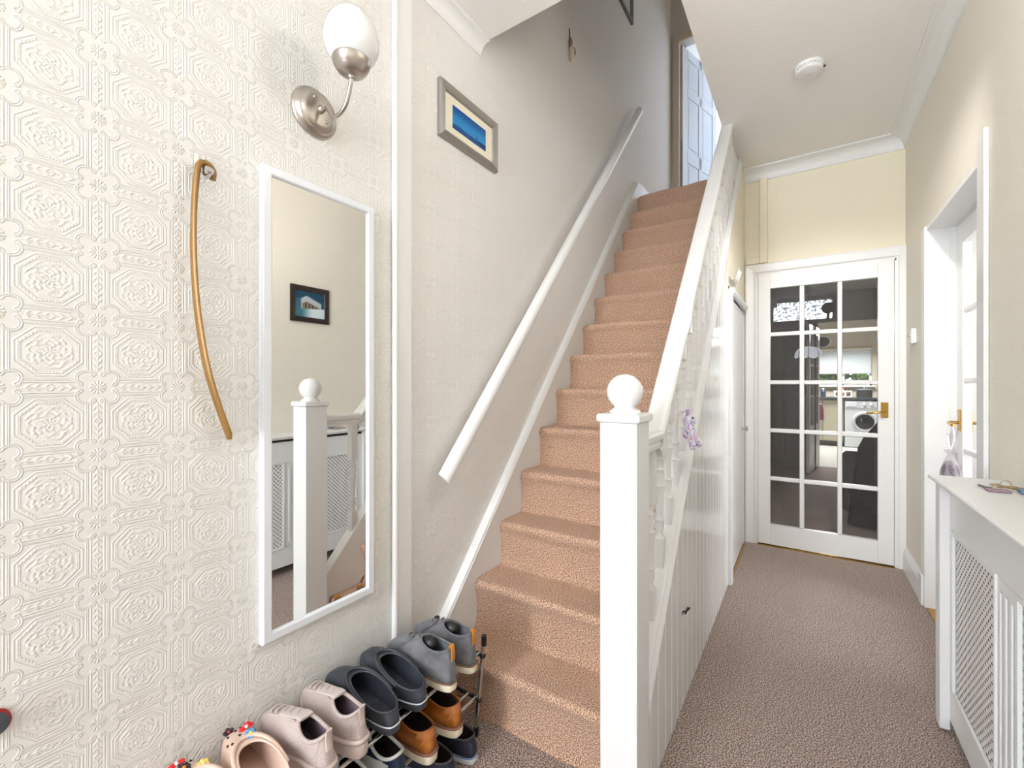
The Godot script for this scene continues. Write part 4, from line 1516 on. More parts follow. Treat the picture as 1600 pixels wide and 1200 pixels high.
func foot_out(a: float, p: Dictionary, off := 0.0) -> Vector3:     # the outline of a sole: a = 0 heel .. PI toe, on both sides
	var L: float = p.L
	var xn := 0.5 - 0.5 * cos(a)
	var wn := lerpf(0.76, 1.0, smoothstep(0.25, 0.68, xn)) * (1.0 - 0.10 * smoothstep(0.72, 1.0, xn))
	wn -= 0.06 * ridge(xn - 0.36, 0.16)
	var s := sin(a)
	var e := pow(absf(s), p.get("square", 0.62)) * signf(s)
	var z: float = p.W * 0.5 * wn * e
	z += p.side * (0.010 * smoothstep(0.55, 1.0, xn) - 0.004 * ridge(xn - 0.35, 0.2))
	var x := L * xn
	var c := Vector3(L * clampf(xn, 0.18, 0.80), 0, 0)
	var v := Vector3(x, 0, z) - c
	return Vector3(x, 0, z) + v.normalized() * off

func sole_lift(x: float, p: Dictionary) -> float:
	return p.get("spring", 0.012) * pow(smoothstep(0.62, 1.0, x / p.L), 2.0)

func upper_rows(p: Dictionary, ins: float, n := 48, kmax := 12, low := 0.0) -> Array:
	var rows := []
	for k in kmax + 1:
		rows.append(PackedVector3Array())
	for j in n:
		var a := TAU * j / n
		var toe := smoothstep(0.15, 0.95, 0.5 - 0.5 * cos(a))
		var P0 := foot_out(a, p, -p.get("welt", 0.004) - ins)
		P0.y = p.sole + sole_lift(P0.x, p) + low
		var xn := 0.5 - 0.5 * cos(a)
		var cl: float = (p.c1 - p.c0) / 2 - ins
		var E := Vector3((p.c0 + p.c1) / 2 - cl * cos(a), 0, (p.cw - ins) * pow(absf(sin(a)), 0.85) * signf(sin(a)))
		E.y = p.sole + lerpf(p.hb, p.hf, smoothstep(0.0, 1.0, xn)) - p.dip * pow(absf(sin(a)), 2.0) * (1.0 - xn * 0.3)
		var P1: Vector3 = P0 + Vector3(0, lerpf(0.4 * p.hb, p.toe_h, toe), 0) + (foot_out(a, p, p.bulge - ins) - foot_out(a, p, -p.get("welt", 0.004) - ins)) * 1.0
		var hor := E.lerp(P0, lerpf(0.12, p.toe_k, toe))
		var P2 := Vector3(hor.x, lerpf(E.y - 0.3 * p.hb, lerpf(P0.y + p.toe_h * 1.15, E.y, p.vamp), toe), hor.z)
		if ins > 0.0:
			P1.y -= ins * 0.8 * toe
			P2.y -= ins * toe
		for k in kmax + 1:
			rows[k].append(P0.bezier_interpolate(P1, P2, E, float(k) / kmax))
	return rows

func shoe(called: String, label: String, cat: String, grp: String, at: Vector3, turn: float, p: Dictionary) -> Node3D:
	var t := thing(called, label, cat, at, grp)
	t.rotation.y = PI + turn
	X = Transform3D(Basis(), Vector3(-p.L / 2, 0, 0))
	# sole
	var st := ns()
	var rows := []
	var sh: float = p.sole
	for q in [[-0.010, 0.0], [-0.003, 0.001], [0.0, 0.004], [0.0015, sh * 0.5], [0.001, sh - 0.004], [-0.0015, sh - 0.001], [-0.006, sh], [-0.02, sh]]:
		var line := PackedVector3Array()
		for j in 48:
			var v := foot_out(TAU * j / 48, p, q[0])
			v.y = q[1] + sole_lift(v.x, p) * (1.0 if q[1] > 0.002 else 0.85)
			line.append(v)
		rows.append(line)
	grid(st, rows, true, true, true)
	put("sole", st, p.m_sole, t)
	if p.has("m_welt"):
		st = ns()
		var w := []
		for j in 49:
			var v := foot_out(TAU * j / 48, p, p.get("welt_out", 0.0005))
			v.y = sh * p.get("welt_at", 1.0) + sole_lift(v.x, p)
			w.append(v)
		tube(st, w, p.get("welt_r", 0.0022), 6)
		put("welt", st, p.m_welt, t)
	st = ns()
	rows = upper_rows(p, 0.0)
	grid(st, rows, true, true)
	var up := put("upper", st, p.m_upper, t)
	st = ns()
	var inn := upper_rows(p, p.thick, 48, 12, 0.003)
	grid(st, inn, true, false)
	put("lining", st, p.m_lining, t)
	st = ns()
	var c := Vector3(p.L / 2, sh + 0.004, 0)
	for j in 48:
		tri(st, c, inn[0][j], inn[0][(j + 1) % 48], Vector3.UP, Vector3.UP, Vector3.UP)
	put("insole", st, p.get("m_insole", p.m_lining), t)
	st = ns()
	var rim := []
	for j in 49:
		rim.append((rows[12][j % 48] + inn[12][j % 48]) / 2)
	tube(st, rim, p.thick * 0.5 + p.get("pad", 0.001), 8)
	put("collar", st, p.get("m_collar", p.m_upper), t)
	p.rows = rows
	p.node = t
	p.up = up
	return t

func on_upper(p: Dictionary, ang: float, k: float, out := 0.0) -> Vector3:   # a point on the upper: angle (PI = toe), 0 sole .. 1 collar
	var fj := fposmod(ang / TAU, 1.0) * 48.0
	var j := int(fj) % 48
	var kk := clampf(k * 12.0, 0, 11.999)
	var i := int(kk)
	var r: Array = p.rows
	var a: Vector3 = (r[i][j] as Vector3).lerp(r[i][(j + 1) % 48], fj - int(fj))
	var b: Vector3 = (r[i + 1][j] as Vector3).lerp(r[i + 1][(j + 1) % 48], fj - int(fj))
	var q := a.lerp(b, kk - i)
	if out != 0.0:
		var d1: Vector3 = r[i + 1][j] - r[i][j]
		var d2: Vector3 = r[i][(j + 1) % 48] - r[i][j]
		var nn := d1.cross(d2).normalized()
		var mid := Vector3(p.L / 2, p.sole + 0.02, 0)
		if nn.dot(q - mid) < 0: nn = -nn
		q += nn * out
	return q

func laces(p: Dictionary, m: Material, k0: float, k1: float, n: int, spread: float, r := 0.0022) -> void:
	for i in n:
		var st := ns()
		var k := lerpf(k0, k1, float(i) / maxi(n - 1, 1))
		var pts := []
		for s in 7:
			var f := s / 6.0 * 2.0 - 1.0
			pts.append(on_upper(p, PI + f * spread, k + 0.03 * f, 0.002 + 0.002 * (1.0 - f * f)))
		tube(st, spline(pts, 3), r, 6, 0.6)
		put("lace", st, m, p.node)

func seam(called: String, p: Dictionary, m: Material, pts: Array, r := 0.0012, parent: Node3D = null) -> void:
	var q := []
	for a in pts:
		q.append(on_upper(p, a[0], a[1], 0.0004))
	var st := ns()
	tube(st, spline(q, 5), r, 6)
	put(called, st, m, parent if parent else p.node as Node3D)

func build_shoes() -> void:
	var top := 0.2905
	var mid := 0.1365
	# grey ankle boots
	var suede := sm(Color.WHITE, 0.85)
	suede.albedo_texture = noise_tex(0.02, 256, [[0.0, Color(0.33, 0.34, 0.36)], [0.5, Color(0.41, 0.41, 0.43)], [1.0, Color(0.50, 0.49, 0.50)]], 4, 51)
	tri_map(suede, Vector3.ONE * 3.0, false)
	suede.rim_enabled = true
	suede.rim = 0.4
	var cream := sm(Color(0.89, 0.85, 0.76), 0.6)
	var tan := sm(Color(0.76, 0.50, 0.20), 0.7)
	var greyin := sm(Color(0.46, 0.48, 0.52), 0.9)
	var lace_grey := sm(Color(0.42, 0.42, 0.46), 0.8)
	for s in [[-1.070, 1.0, "grey suede ankle boot with tan heel tab, nearest the stairs on the rack top"], [-0.972, -1.0, "grey suede ankle boot with tan heel tab, standing beside the navy clogs"]]:
		var p := {"L": 0.272, "W": 0.092, "side": s[1], "sole": 0.026, "hb": 0.094, "hf": 0.098, "c0": 0.013, "c1": 0.128, "cw": 0.0315, "dip": 0.012, "toe_h": 0.052, "toe_k": 0.50, "vamp": 0.28, "bulge": 0.003, "thick": 0.004, "pad": 0.002, "m_sole": cream, "m_upper": suede, "m_lining": greyin, "m_welt": sm(Color(0.45, 0.33, 0.25), 0.7), "welt_r": 0.0028}
		shoe("ankle_boot", s[2], "boot", "grey ankle boots", Vector3(-0.987, top, s[0]), 0.0, p)
		var st := ns()
		var h0 := on_upper(p, 0.0, 0.62, 0.002)
		var h1 := on_upper(p, 0.0, 1.0, 0.003)
		band(st, spline([h0, h0.lerp(h1, 0.5) + Vector3(-0.003, 0, 0), h1 + Vector3(-0.003, 0.006, 0), h1 + Vector3(0.003, 0.012, 0), h1 + Vector3(0.008, 0.002, 0), h1 + Vector3(0.008, -0.02, 0)], 5), Vector3(0, 0, 1), 0.0085, 0.0018)
		put("heel_tab", st, tan, t_of(p))
		laces(p, lace_grey, 0.74, 0.95, 3, 0.28, 0.002)
		for f in [-1.0, 1.0]:
			seam("seam", p, lace_grey, [[PI + f * 0.42, 0.98], [PI + f * 0.55, 0.8], [PI + f * 0.75, 0.5], [PI + f * 0.9, 0.1]], 0.0009)
			st = ns()
			tube(st, spline([on_upper(p, PI + f * 0.25, 0.86, 0.002), on_upper(p, PI + f * 0.6, 0.8, 0.006), on_upper(p, PI + f * 0.8, 0.55, 0.004), on_upper(p, PI + f * 0.85, 0.3, 0.003)], 5), 0.0016, 6)
			put("lace_end", st, lace_grey, t_of(p))
		st = ns()
		ell(st, Vector3(0.098, 0.108, 0), Vector3(0.026, 0.022, 0.019), Basis(Vector3(0, 0, 1), 0.4))
		put("shoe_shaper", st, M.black, t_of(p))
		done()
	# navy clogs
	var navy := sm(Color(0.20, 0.215, 0.25), 0.42)
	var bumps := navy.duplicate() as StandardMaterial3D
	var line := sm(Color(0.88, 0.9, 0.92), 0.4)
	for s in [[-0.870, 1.0, "dark navy rubber clog standing against the grey boots"], [-0.771, -1.0, "dark navy rubber clog standing against the pale sneakers"]]:
		var p := {"L": 0.272, "W": 0.0915, "side": s[1], "sole": 0.026, "hb": 0.032, "hf": 0.066, "c0": 0.007, "c1": 0.172, "cw": 0.041, "dip": 0.0, "toe_h": 0.054, "toe_k": 0.42, "vamp": 0.62, "bulge": 0.003, "thick": 0.0045, "pad": 0.0006, "welt": 0.002, "square": 0.58, "m_sole": navy, "m_upper": navy, "m_lining": navy, "m_welt": line, "welt_r": 0.0018, "welt_at": 0.92, "welt_out": 0.0012}
		clog(p, s[0], top, "rubber_clog", s[2], "navy rubber clogs", navy, bumps)
	# pale pink clogs with charms
	var pink := sm(Color(0.86, 0.745, 0.68), 0.45)
	var pinkd := sm(Color(0.80, 0.66, 0.58), 0.5)
	var n := 0
	for s in [[-0.487, 1.0, "pale pink clog with a blue flower charm on its toe, beside the sneakers"], [-0.389, -1.0, "pale pink clog with a dark sunflower charm, at the bottom edge of the photo"]]:
		var p := {"L": 0.255, "W": 0.0905, "side": s[1], "sole": 0.026, "hb": 0.036, "hf": 0.064, "c0": 0.007, "c1": 0.160, "cw": 0.0405, "dip": 0.0, "toe_h": 0.054, "toe_k": 0.42, "vamp": 0.62, "bulge": 0.003, "thick": 0.0045, "pad": 0.0006, "welt": 0.002, "square": 0.58, "m_sole": pinkd, "m_upper": pink, "m_lining": pink, "m_insole": pinkd}
		clog(p, s[0], top, "rubber_clog", s[2], "pink rubber clogs", pink, pinkd)
		X = Transform3D(Basis(), Vector3(-p.L / 2, 0, 0))
		var hole := sm(Color(0.18, 0.11, 0.10), 0.7)
		for q in [[-0.62, 0.62], [-0.3, 0.52], [0.0, 0.50], [0.3, 0.52], [0.62, 0.62], [-0.42, 0.76], [0.0, 0.72], [0.42, 0.76], [-0.2, 0.36], [0.2, 0.36], [-0.8, 0.8], [0.8, 0.8]]:
			var st := ns()
			ell(st, on_upper(p, PI + q[0], q[1], 0.0), Vector3(0.004, 0.0016, 0.0032), Basis(Vector3(0, 0, 1), 0.35), 10, 6)
			put("vent_hole", st, hole, t_of(p))
		if n == 0:
			charm(p, -0.30, 0.84, "flower", Color(0.36, 0.62, 0.85), Color(0.93, 0.85, 0.3), 6)
			charm(p, -0.28, 0.60, "bow", Color(0.82, 0.08, 0.14), Color(0.95, 0.9, 0.9), 2)
			charm(p, -0.42, 0.40, "heart", Color(0.85, 0.1, 0.16), Color(0.85, 0.1, 0.16), 2)
			charm(p, 0.1, 0.36, "flower", Color(0.2, 0.14, 0.16), Color(0.5, 0.2, 0.25), 5)
		else:
			charm(p, 0.05, 0.72, "flower", Color(0.12, 0.10, 0.12), Color(0.85, 0.5, 0.12), 8)
			charm(p, -0.45, 0.82, "flower", Color(0.95, 0.82, 0.42), Color(0.96, 0.9, 0.6), 6)
			charm(p, 0.0, 0.42, "bow", Color(0.82, 0.08, 0.14), Color(0.95, 0.9, 0.9), 2)
		n += 1
		done()
	# dusty pink sneakers
	var knit := sm(Color.WHITE, 0.9)
	knit.albedo_texture = noise_tex(0.18, 256, [[0.0, Color(0.62, 0.56, 0.545)], [0.45, Color(0.735, 0.675, 0.655)], [1.0, Color(0.78, 0.72, 0.70)]], 2, 61)
	tri_map(knit, Vector3.ONE * 5.0, false)
	var mids := sm(Color(0.78, 0.71, 0.68), 0.55)
	var lil := sm(Color(0.50, 0.42, 0.47), 0.85)
	var lace_p := sm(Color(0.80, 0.75, 0.74), 0.8)
	for s in [[-0.679, 1.0, "dusty pink knit sneaker standing against the navy clogs"], [-0.590, -1.0, "dusty pink knit sneaker standing against the pale clogs"]]:
		var p := {"L": 0.262, "W": 0.085, "side": s[1], "sole": 0.034, "hb": 0.074, "hf": 0.078, "c0": 0.014, "c1": 0.112, "cw": 0.028, "dip": 0.02, "toe_h": 0.036, "toe_k": 0.5, "vamp": 0.30, "bulge": 0.002, "thick": 0.005, "pad": 0.002, "spring": 0.018, "m_sole": mids, "m_upper": knit, "m_lining": lil, "m_collar": knit}
		shoe("sneaker", s[2], "sneaker", "dusty pink sneakers", Vector3(-1.012, top, s[0]), 0.0, p)
		var st := ns()
		var h1 := on_upper(p, 0.0, 1.0, 0.001)
		band(st, spline([on_upper(p, 0.0, 0.55, 0.001), on_upper(p, 0.0, 0.85, 0.002), h1 + Vector3(-0.005, 0.008, 0), h1 + Vector3(-0.007, 0.015, 0)], 5), Vector3(0, 0, 1), 0.0075, 0.0028)
		put("heel_tab", st, mids, t_of(p))
		# tongue
		st = ns()
		var tp := [on_upper(p, PI, 0.7, -0.001), on_upper(p, PI, 0.9, 0.0), on_upper(p, PI, 1.0, 0.0) + Vector3(-0.004, 0.003, 0), on_upper(p, PI, 1.0, 0.0) + Vector3(-0.018, 0.002, 0)]
		band(st, spline(tp, 5), Vector3(0, 0, 1), 0.018, 0.003)
		put("tongue", st, lace_p, t_of(p))
		laces(p, lace_p, 0.48, 0.93, 5, 0.34, 0.0026)
		for f in [-1.0, 1.0]:
			seam("seam", p, mids, [[f * 0.5, 0.95], [f * 0.62, 0.6], [f * 0.7, 0.1]], 0.0012)
			seam("eyelet_stay", p, mids, [[PI + f * 0.5, 0.96], [PI + f * 0.42, 0.7], [PI + f * 0.34, 0.42]], 0.0022)
		# raised heel of the midsole
		st = ns()
		var w := []
		for j in 25:
			var a := -1.25 + 2.5 * j / 24.0
			var v := foot_out(a, p, 0.0005)
			v.y = 0.034 + 0.010 * cos(a * 1.2)
			w.append(v)
		tube(st, w, 0.0055, 8)
		put("heel_cup", st, mids, t_of(p))
		done()
	# brown leather shoes on the middle tier
	var lea := sm(Color.WHITE, 0.42)
	lea.albedo_texture = noise_tex(0.012, 256, [[0.0, Color(0.42, 0.22, 0.06)], [0.5, Color(0.58, 0.33, 0.10)], [1.0, Color(0.68, 0.42, 0.17)]], 4, 71)
	tri_map(lea, Vector3.ONE * 3.0, false)
	var dk := sm(Color(0.13, 0.07, 0.055), 0.85)
	for s in [[-1.003, 1.0, "brown leather shoe with thick white sole under the boots, next to the rack post"], [-0.892, -1.0, "brown leather shoe with thick white sole under the navy clogs"]]:
		var p := {"L": 0.275, "W": 0.098, "side": s[1], "sole": 0.032, "hb": 0.060, "hf": 0.070, "c0": 0.010, "c1": 0.135, "cw": 0.034, "dip": 0.012, "toe_h": 0.042, "toe_k": 0.5, "vamp": 0.35, "bulge": 0.004, "thick": 0.004, "m_sole": cream, "m_upper": lea, "m_lining": dk, "m_welt": sm(Color(0.50, 0.33, 0.27), 0.6), "welt_r": 0.004, "welt_at": 0.95}
		shoe("leather_shoe", s[2], "shoe", "brown leather shoes", Vector3(-0.992, mid, s[0]), 0.0, p)
		var lt := sm(Color(0.66, 0.40, 0.22), 0.45)
		var st := ns()
		var rw := []
		for k in 6:
			var ln := PackedVector3Array()
			for j in 13:
				var a := -0.95 + 1.9 * j / 12.0
				var lowk := 0.62 + 0.10 * absf(a)
				ln.append(on_upper(p, a, lerpf(lowk, 1.0, k / 5.0), 0.0012))
			rw.append(ln)
		grid(st, rw, false, true)
		put("heel_patch", st, lt, t_of(p))
		for f in [-1.0, 1.0]:
			seam("seam", p, sm(Color(0.75, 0.5, 0.3), 0.7), [[f * 0.5, 0.62], [f * 0.62, 0.4], [f * 0.9, 0.05]], 0.0009)
		laces(p, dk, 0.62, 0.9, 3, 0.3, 0.002)
		done()
	# navy and white trainers on the middle tier
	var nv := sm(Color(0.08, 0.13, 0.22), 0.4)
	var wg := sm(Color(0.80, 0.80, 0.79), 0.5)
	for s in [[-0.785, 1.0, "navy and white trainer with pale grey side panel on the middle tier"], [-0.685, -1.0, "navy and white trainer on the middle tier under the dusty pink sneakers"]]:
		var p := {"L": 0.27, "W": 0.094, "side": s[1], "sole": 0.030, "hb": 0.064, "hf": 0.074, "c0": 0.012, "c1": 0.122, "cw": 0.031, "dip": 0.018, "toe_h": 0.038, "toe_k": 0.5, "vamp": 0.32, "bulge": 0.003, "thick": 0.0045, "pad": 0.002, "m_sole": wg, "m_upper": nv, "m_lining": dk, "m_collar": wg}
		shoe("trainer", s[2], "trainer", "navy and white trainers", Vector3(-0.995, mid, s[0]), 0.0, p)
		for f in [-1.0, 1.0]:
			var st := ns()
			var rw := []
			for k in 6:
				var ln := PackedVector3Array()
				for j in 11:
					var a: float = f * lerpf(0.75, 1.7, j / 10.0)
					ln.append(on_upper(p, a, lerpf(0.05, 0.93 - 0.2 * absf(j - 5.0) / 5.0, k / 5.0), 0.0014))
				rw.append(ln)
			grid(st, rw, false, f > 0)
			put("side_panel", st, wg, t_of(p))
		var st := ns()
		band(st, spline([on_upper(p, PI, 0.7, 0.0), on_upper(p, PI, 1.0, 0.002), on_upper(p, PI, 1.0, 0.0) + Vector3(-0.014, 0.014, 0)], 5), Vector3(0, 0, 1), 0.021, 0.004)
		put("tongue", st, wg, t_of(p))
		laces(p, wg, 0.5, 0.92, 4, 0.32, 0.0024)
		done()
	# dark navy slip-ons on the floor
	var sl := sm(Color.WHITE, 0.5)
	sl.albedo_texture = noise_tex(0.15, 128, [[0.0, Color(0.10, 0.11, 0.16)], [1.0, Color(0.20, 0.21, 0.27)]], 2, 81)
	tri_map(sl, Vector3.ONE * 8.0, false)
	for s in [[-1.078, 1.0, "dark navy canvas shoe with pale sole edge on the floor by the rack foot"], [-0.975, -1.0, "dark navy canvas shoe on the floor directly under the brown shoes"]]:
		var p := {"L": 0.265, "W": 0.094, "side": s[1], "sole": 0.022, "hb": 0.058, "hf": 0.066, "c0": 0.010, "c1": 0.125, "cw": 0.032, "dip": 0.012, "toe_h": 0.036, "toe_k": 0.5, "vamp": 0.35, "bulge": 0.003, "thick": 0.004, "m_sole": sm(Color(0.82, 0.83, 0.84), 0.5), "m_upper": sl, "m_lining": dk, "m_collar": sm(Color(0.30, 0.29, 0.31), 0.7), "m_welt": sm(Color(0.35, 0.5, 0.68), 0.5), "welt_r": 0.0016}
		shoe("canvas_shoe", s[2], "shoe", "navy canvas shoes", Vector3(-0.988, 0.001, s[0]), 0.0, p)
		done()

func t_of(p: Dictionary) -> Node3D:
	return p.node

func clog(p: Dictionary, z: float, y: float, called: String, label: String, grp: String, m: Material, m2: Material) -> void:
	shoe(called, label, "clog", grp, Vector3(-1.008 if p.L > 0.26 else -1.012, y, z), 0.0, p)
	# nubs of the footbed
	var st := ns()
	for i in 9:
		for j in range(-4, 5):
			var v := Vector3(0.03 + i * 0.012, p.sole + 0.004, j * 0.0078)
			if absf(v.z) < 0.034 - 0.02 * ridge(v.x - 0.02, 0.02):
				ell(st, v, Vector3(0.0026, 0.0016, 0.0026), Basis(), 6, 4)
	var o := put("footbed_nubs", st, m2, p.node)
	o.set_meta("kind", "stuff")
	# strap thrown forward over the instep, and its pivots
	st = ns()
	var pts := []
	for k in 21:
		var a := lerpf(PI * 0.40, PI * 1.60, k / 20.0)
		var e: Vector3 = on_upper(p, a, 0.90, 0.0025)
		var f := sin(PI * k / 20.0)
		pts.append(e + Vector3(0.004 * f, 0.001, 0))
	tube(st, pts, 0.0052, 10, 0.8)
	put("strap", st, m, p.node)
	for s in [0.40, 1.60]:
		st = ns()
		var c: Vector3 = on_upper(p, PI * s, 0.86, 0.0005)
		ell(st, c, Vector3(0.0085, 0.0085, 0.0025), Basis(), 16, 8)
		put("rivet", st, m2 if m2 != m else M.black, p.node)

func charm(p: Dictionary, a: float, k: float, kind: String, c1: Color, c2: Color, n: int) -> void:
	var at := on_upper(p, PI + a, k, 0.004)
	var b := Basis(Vector3(0, 0, 1), 0.35)
	var st := ns()
	if kind == "flower":
		for i in n:
			var an := TAU * i / n
			ell(st, at + b * Vector3(cos(an) * 0.0075, 0, sin(an) * 0.0075), Vector3(0.005, 0.003, 0.005), b, 10, 6)
	elif kind == "bow":
		for s in [-1.0, 1.0]:
			ell(st, at + b * Vector3(0, 0, s * 0.008), Vector3(0.006, 0.003, 0.008), b, 10, 6)
	else:
		for s in [-1.0, 1.0]:
			ell(st, at + b * Vector3(0.003, 0, s * 0.004), Vector3(0.0075, 0.003, 0.0045), b * Basis(Vector3.UP, s * 0.6), 10, 6)
	var o := put("%s_charm" % kind, st, sm(c1, 0.4), p.node)
	st = ns()
	ell(st, at + b * Vector3(0, 0.002, 0), Vector3(0.0042, 0.003, 0.0042), b, 10, 6)
	put("charm_centre", st, sm(c2, 0.4), o)

# ---------------------------------------------------------------- rooms behind the doors
func build_back_rooms() -> void:
	var B := FW - 0.12
	var K := -7.75
	var E := -10.95
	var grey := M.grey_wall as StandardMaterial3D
	var st := ns()
	bx(st, Vector3(-1.9, -0.1, FW), Vector3(2.2, 0.0, K))
	one("floor", st, M.hall_carpet, "dim carpet of the dining room seen through the glazed door", "carpet", "", "structure")
	st = ns()
	bx(st, Vector3(-1.9, -0.1, K), Vector3(2.6, 0.0, E - 0.2))
	var vin := sm(Color.WHITE, 0.35)
	vin.albedo_texture = noise_tex(0.02, 256, [[0.0, Color(0.70, 0.68, 0.64)], [0.5, Color(0.82, 0.80, 0.77)], [1.0, Color(0.88, 0.87, 0.85)]], 4, 91)
	tri_map(vin, Vector3(1.5, 1.5, 5.0))
	one("floor", st, vin, "pale shiny kitchen floor beyond the dining room", "floor", "", "structure")
	st = ns()
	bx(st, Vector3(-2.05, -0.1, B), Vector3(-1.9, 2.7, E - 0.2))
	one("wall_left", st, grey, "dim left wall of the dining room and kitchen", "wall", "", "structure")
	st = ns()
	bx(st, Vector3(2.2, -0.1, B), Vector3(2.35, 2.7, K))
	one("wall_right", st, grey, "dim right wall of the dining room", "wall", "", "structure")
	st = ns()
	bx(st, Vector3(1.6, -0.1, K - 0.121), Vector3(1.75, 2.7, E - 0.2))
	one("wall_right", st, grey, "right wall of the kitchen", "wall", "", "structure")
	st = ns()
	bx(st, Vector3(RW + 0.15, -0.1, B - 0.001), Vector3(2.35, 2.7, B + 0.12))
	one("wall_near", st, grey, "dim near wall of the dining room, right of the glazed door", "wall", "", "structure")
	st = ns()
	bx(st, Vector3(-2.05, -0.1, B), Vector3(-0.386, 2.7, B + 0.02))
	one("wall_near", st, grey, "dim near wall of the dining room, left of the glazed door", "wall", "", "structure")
	st = ns()
	bx(st, Vector3(-1.9, 0, K), Vector3(0.17, 2.7, K - 0.12))
	bx(st, Vector3(1.35, 0, K), Vector3(2.35, 2.7, K - 0.12))
	bx(st, Vector3(0.17, 2.08, K), Vector3(1.35, 2.7, K - 0.12))
	one("wall_divide", st, grey, "dim wall with the wide opening between dining room and kitchen", "wall", "", "structure")
	st = ns()
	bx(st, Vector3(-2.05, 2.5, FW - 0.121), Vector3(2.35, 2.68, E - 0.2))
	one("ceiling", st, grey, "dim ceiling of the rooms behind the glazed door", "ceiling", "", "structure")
	st = ns()
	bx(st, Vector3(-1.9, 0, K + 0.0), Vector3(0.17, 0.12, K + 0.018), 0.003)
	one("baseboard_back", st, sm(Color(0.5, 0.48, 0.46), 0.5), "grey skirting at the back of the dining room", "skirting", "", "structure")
	# built-in cupboard fronts on the divide wall
	var t := thing("cupboard", "tall dark grey cupboard in the dining room behind the left panes", "cupboard", Vector3(-0.2, 0, K + 0.22))
	var cg := sm(Color(0.40, 0.38, 0.37), 0.6)
	st = ns()
	bx(st, Vector3(-0.62, 0.0, K + 0.03), Vector3(0.14, 2.02, K + 0.38), 0.004)
	put("body", st, cg, t)
	for k in 2:
		st = ns()
		bx(st, Vector3(-0.60 + 0.37 * k, 0.10, K + 0.38), Vector3(-0.245 + 0.37 * k, 1.98, K + 0.398), 0.004)
		var dr := put("door", st, cg, t)
		st = ns()
		ell(st, Vector3(-0.27 + 0.06 * k, 1.0, K + 0.41), Vector3(0.014, 0.014, 0.014))
		put("knob", st, M.chrome, dr)
	done()
	# open glazed kitchen door
	t = thing("door_6", "white kitchen door standing open into the dining room", "door", Vector3(0.17, 0.01, K + 0.02), "", "structure")
	t.rotation.y = deg_to_rad(-100.0)
	X = Transform3D()
	glazed_leaf(t, 0.74, 1.98, [[0.10, 0.36], [0.39, 0.64]], [[0.62, 1.0], [1.03, 1.42], [1.45, 1.86]], 0.036)
	st = ns()
	bx(st, Vector3(0.10, 0.16, -0.021), Vector3(0.36, 0.5, 0.021), 0.004)
	put("lower_panel", st, M.white, t)
	st = ns()
	bx(st, Vector3(0.40, 0.16, -0.021), Vector3(0.64, 0.5, 0.021), 0.004)
	put("lower_panel", st, M.white, t)
	done()
	# kitchen window wall
	var kw := sm(Color(0.80, 0.76, 0.68), 0.6)
	st = ns()
	bx(st, Vector3(-2.05, 0, E), Vector3(0.20, 2.7, E - 0.15))
	bx(st, Vector3(1.10, 0, E), Vector3(1.75, 2.7, E - 0.15))
	bx(st, Vector3(0.20, 0, E), Vector3(1.10, 1.16, E - 0.15))
	bx(st, Vector3(0.20, 1.90, E), Vector3(1.10, 2.7, E - 0.15))
	one("wall_kitchen", st, kw, "cream kitchen wall round the window", "wall", "", "structure")
	t = thing("window_3", "kitchen window over the worktop with greenery outside", "window", Vector3(0.65, 1.16, E), "", "structure")
	st = ns()
	bx(st, Vector3(0.20, 1.16, E - 0.06), Vector3(0.24, 1.90, E - 0.02), 0.004)
	bx(st, Vector3(1.06, 1.16, E - 0.06), Vector3(1.10, 1.90, E - 0.02), 0.004)
	bx(st, Vector3(0.20, 1.16, E - 0.06), Vector3(1.10, 1.20, E - 0.02), 0.004)
	bx(st, Vector3(0.20, 1.86, E - 0.06), Vector3(1.10, 1.90, E - 0.02), 0.004)
	bx(st, Vector3(0.625, 1.16, E - 0.06), Vector3(0.675, 1.90, E - 0.02), 0.004)
	put("frame", st, M.white, t)
	st = ns()
	quad(st, Vector3(0.23, 1.18, E - 0.04), Vector3(1.07, 1.18, E - 0.04), Vector3(1.07, 1.88, E - 0.04), Vector3(0.23, 1.88, E - 0.04), Vector3(0, 0, 1))
	put("pane", st, M.glass, t)
	st = ns()
	bx(st, Vector3(0.17, 1.13, E + 0.08), Vector3(1.13, 1.16, E - 0.05), 0.004)
	put("sill", st, M.white, t)
	done()
	t = thing("roller_blind", "white roller blind half drawn over the kitchen window", "blind", Vector3(0.65, 1.4, E + 0.03))
	st = ns()
	bx(st, Vector3(0.21, 1.40, E + 0.022), Vector3(1.08, 1.87, E + 0.025))
	var cloth := sm(Color(0.92, 0.93, 0.92), 0.9)
	cloth.backlight_enabled = true
	cloth.backlight = Color(0.9, 0.9, 0.9)
	put("cloth", st, cloth, t)
	st = ns()
	tube(st, [Vector3(0.20, 1.885, E + 0.03), Vector3(1.10, 1.885, E + 0.03)], 0.022, 12)
	put("roller", st, sm(Color(0.9, 0.88, 0.8), 0.5), t)
	st = ns()
	bx(st, Vector3(0.21, 1.388, E + 0.018), Vector3(1.08, 1.403, E + 0.03), 0.003)
	put("bottom_bar", st, sm(Color(0.6, 0.6, 0.6), 0.5), t)
	done()
	# greenery outside
	st = ns()
	var rng := RandomNumberGenerator.new()
	rng.seed = 5
	for k in 900:
		var c := Vector3(rng.randf_range(-1.2, 2.4), rng.randf_range(-0.08, 1.95), E - rng.randf_range(1.6, 2.4))
		ell(st, c, Vector3(rng.randf_range(0.08, 0.17), rng.randf_range(0.04, 0.09), rng.randf_range(0.06, 0.14)), Basis(Vector3(0, 0, 1), rng.randf_range(-0.6, 0.6)), 6, 4)
	var leaf := sm(Color.WHITE, 0.7)
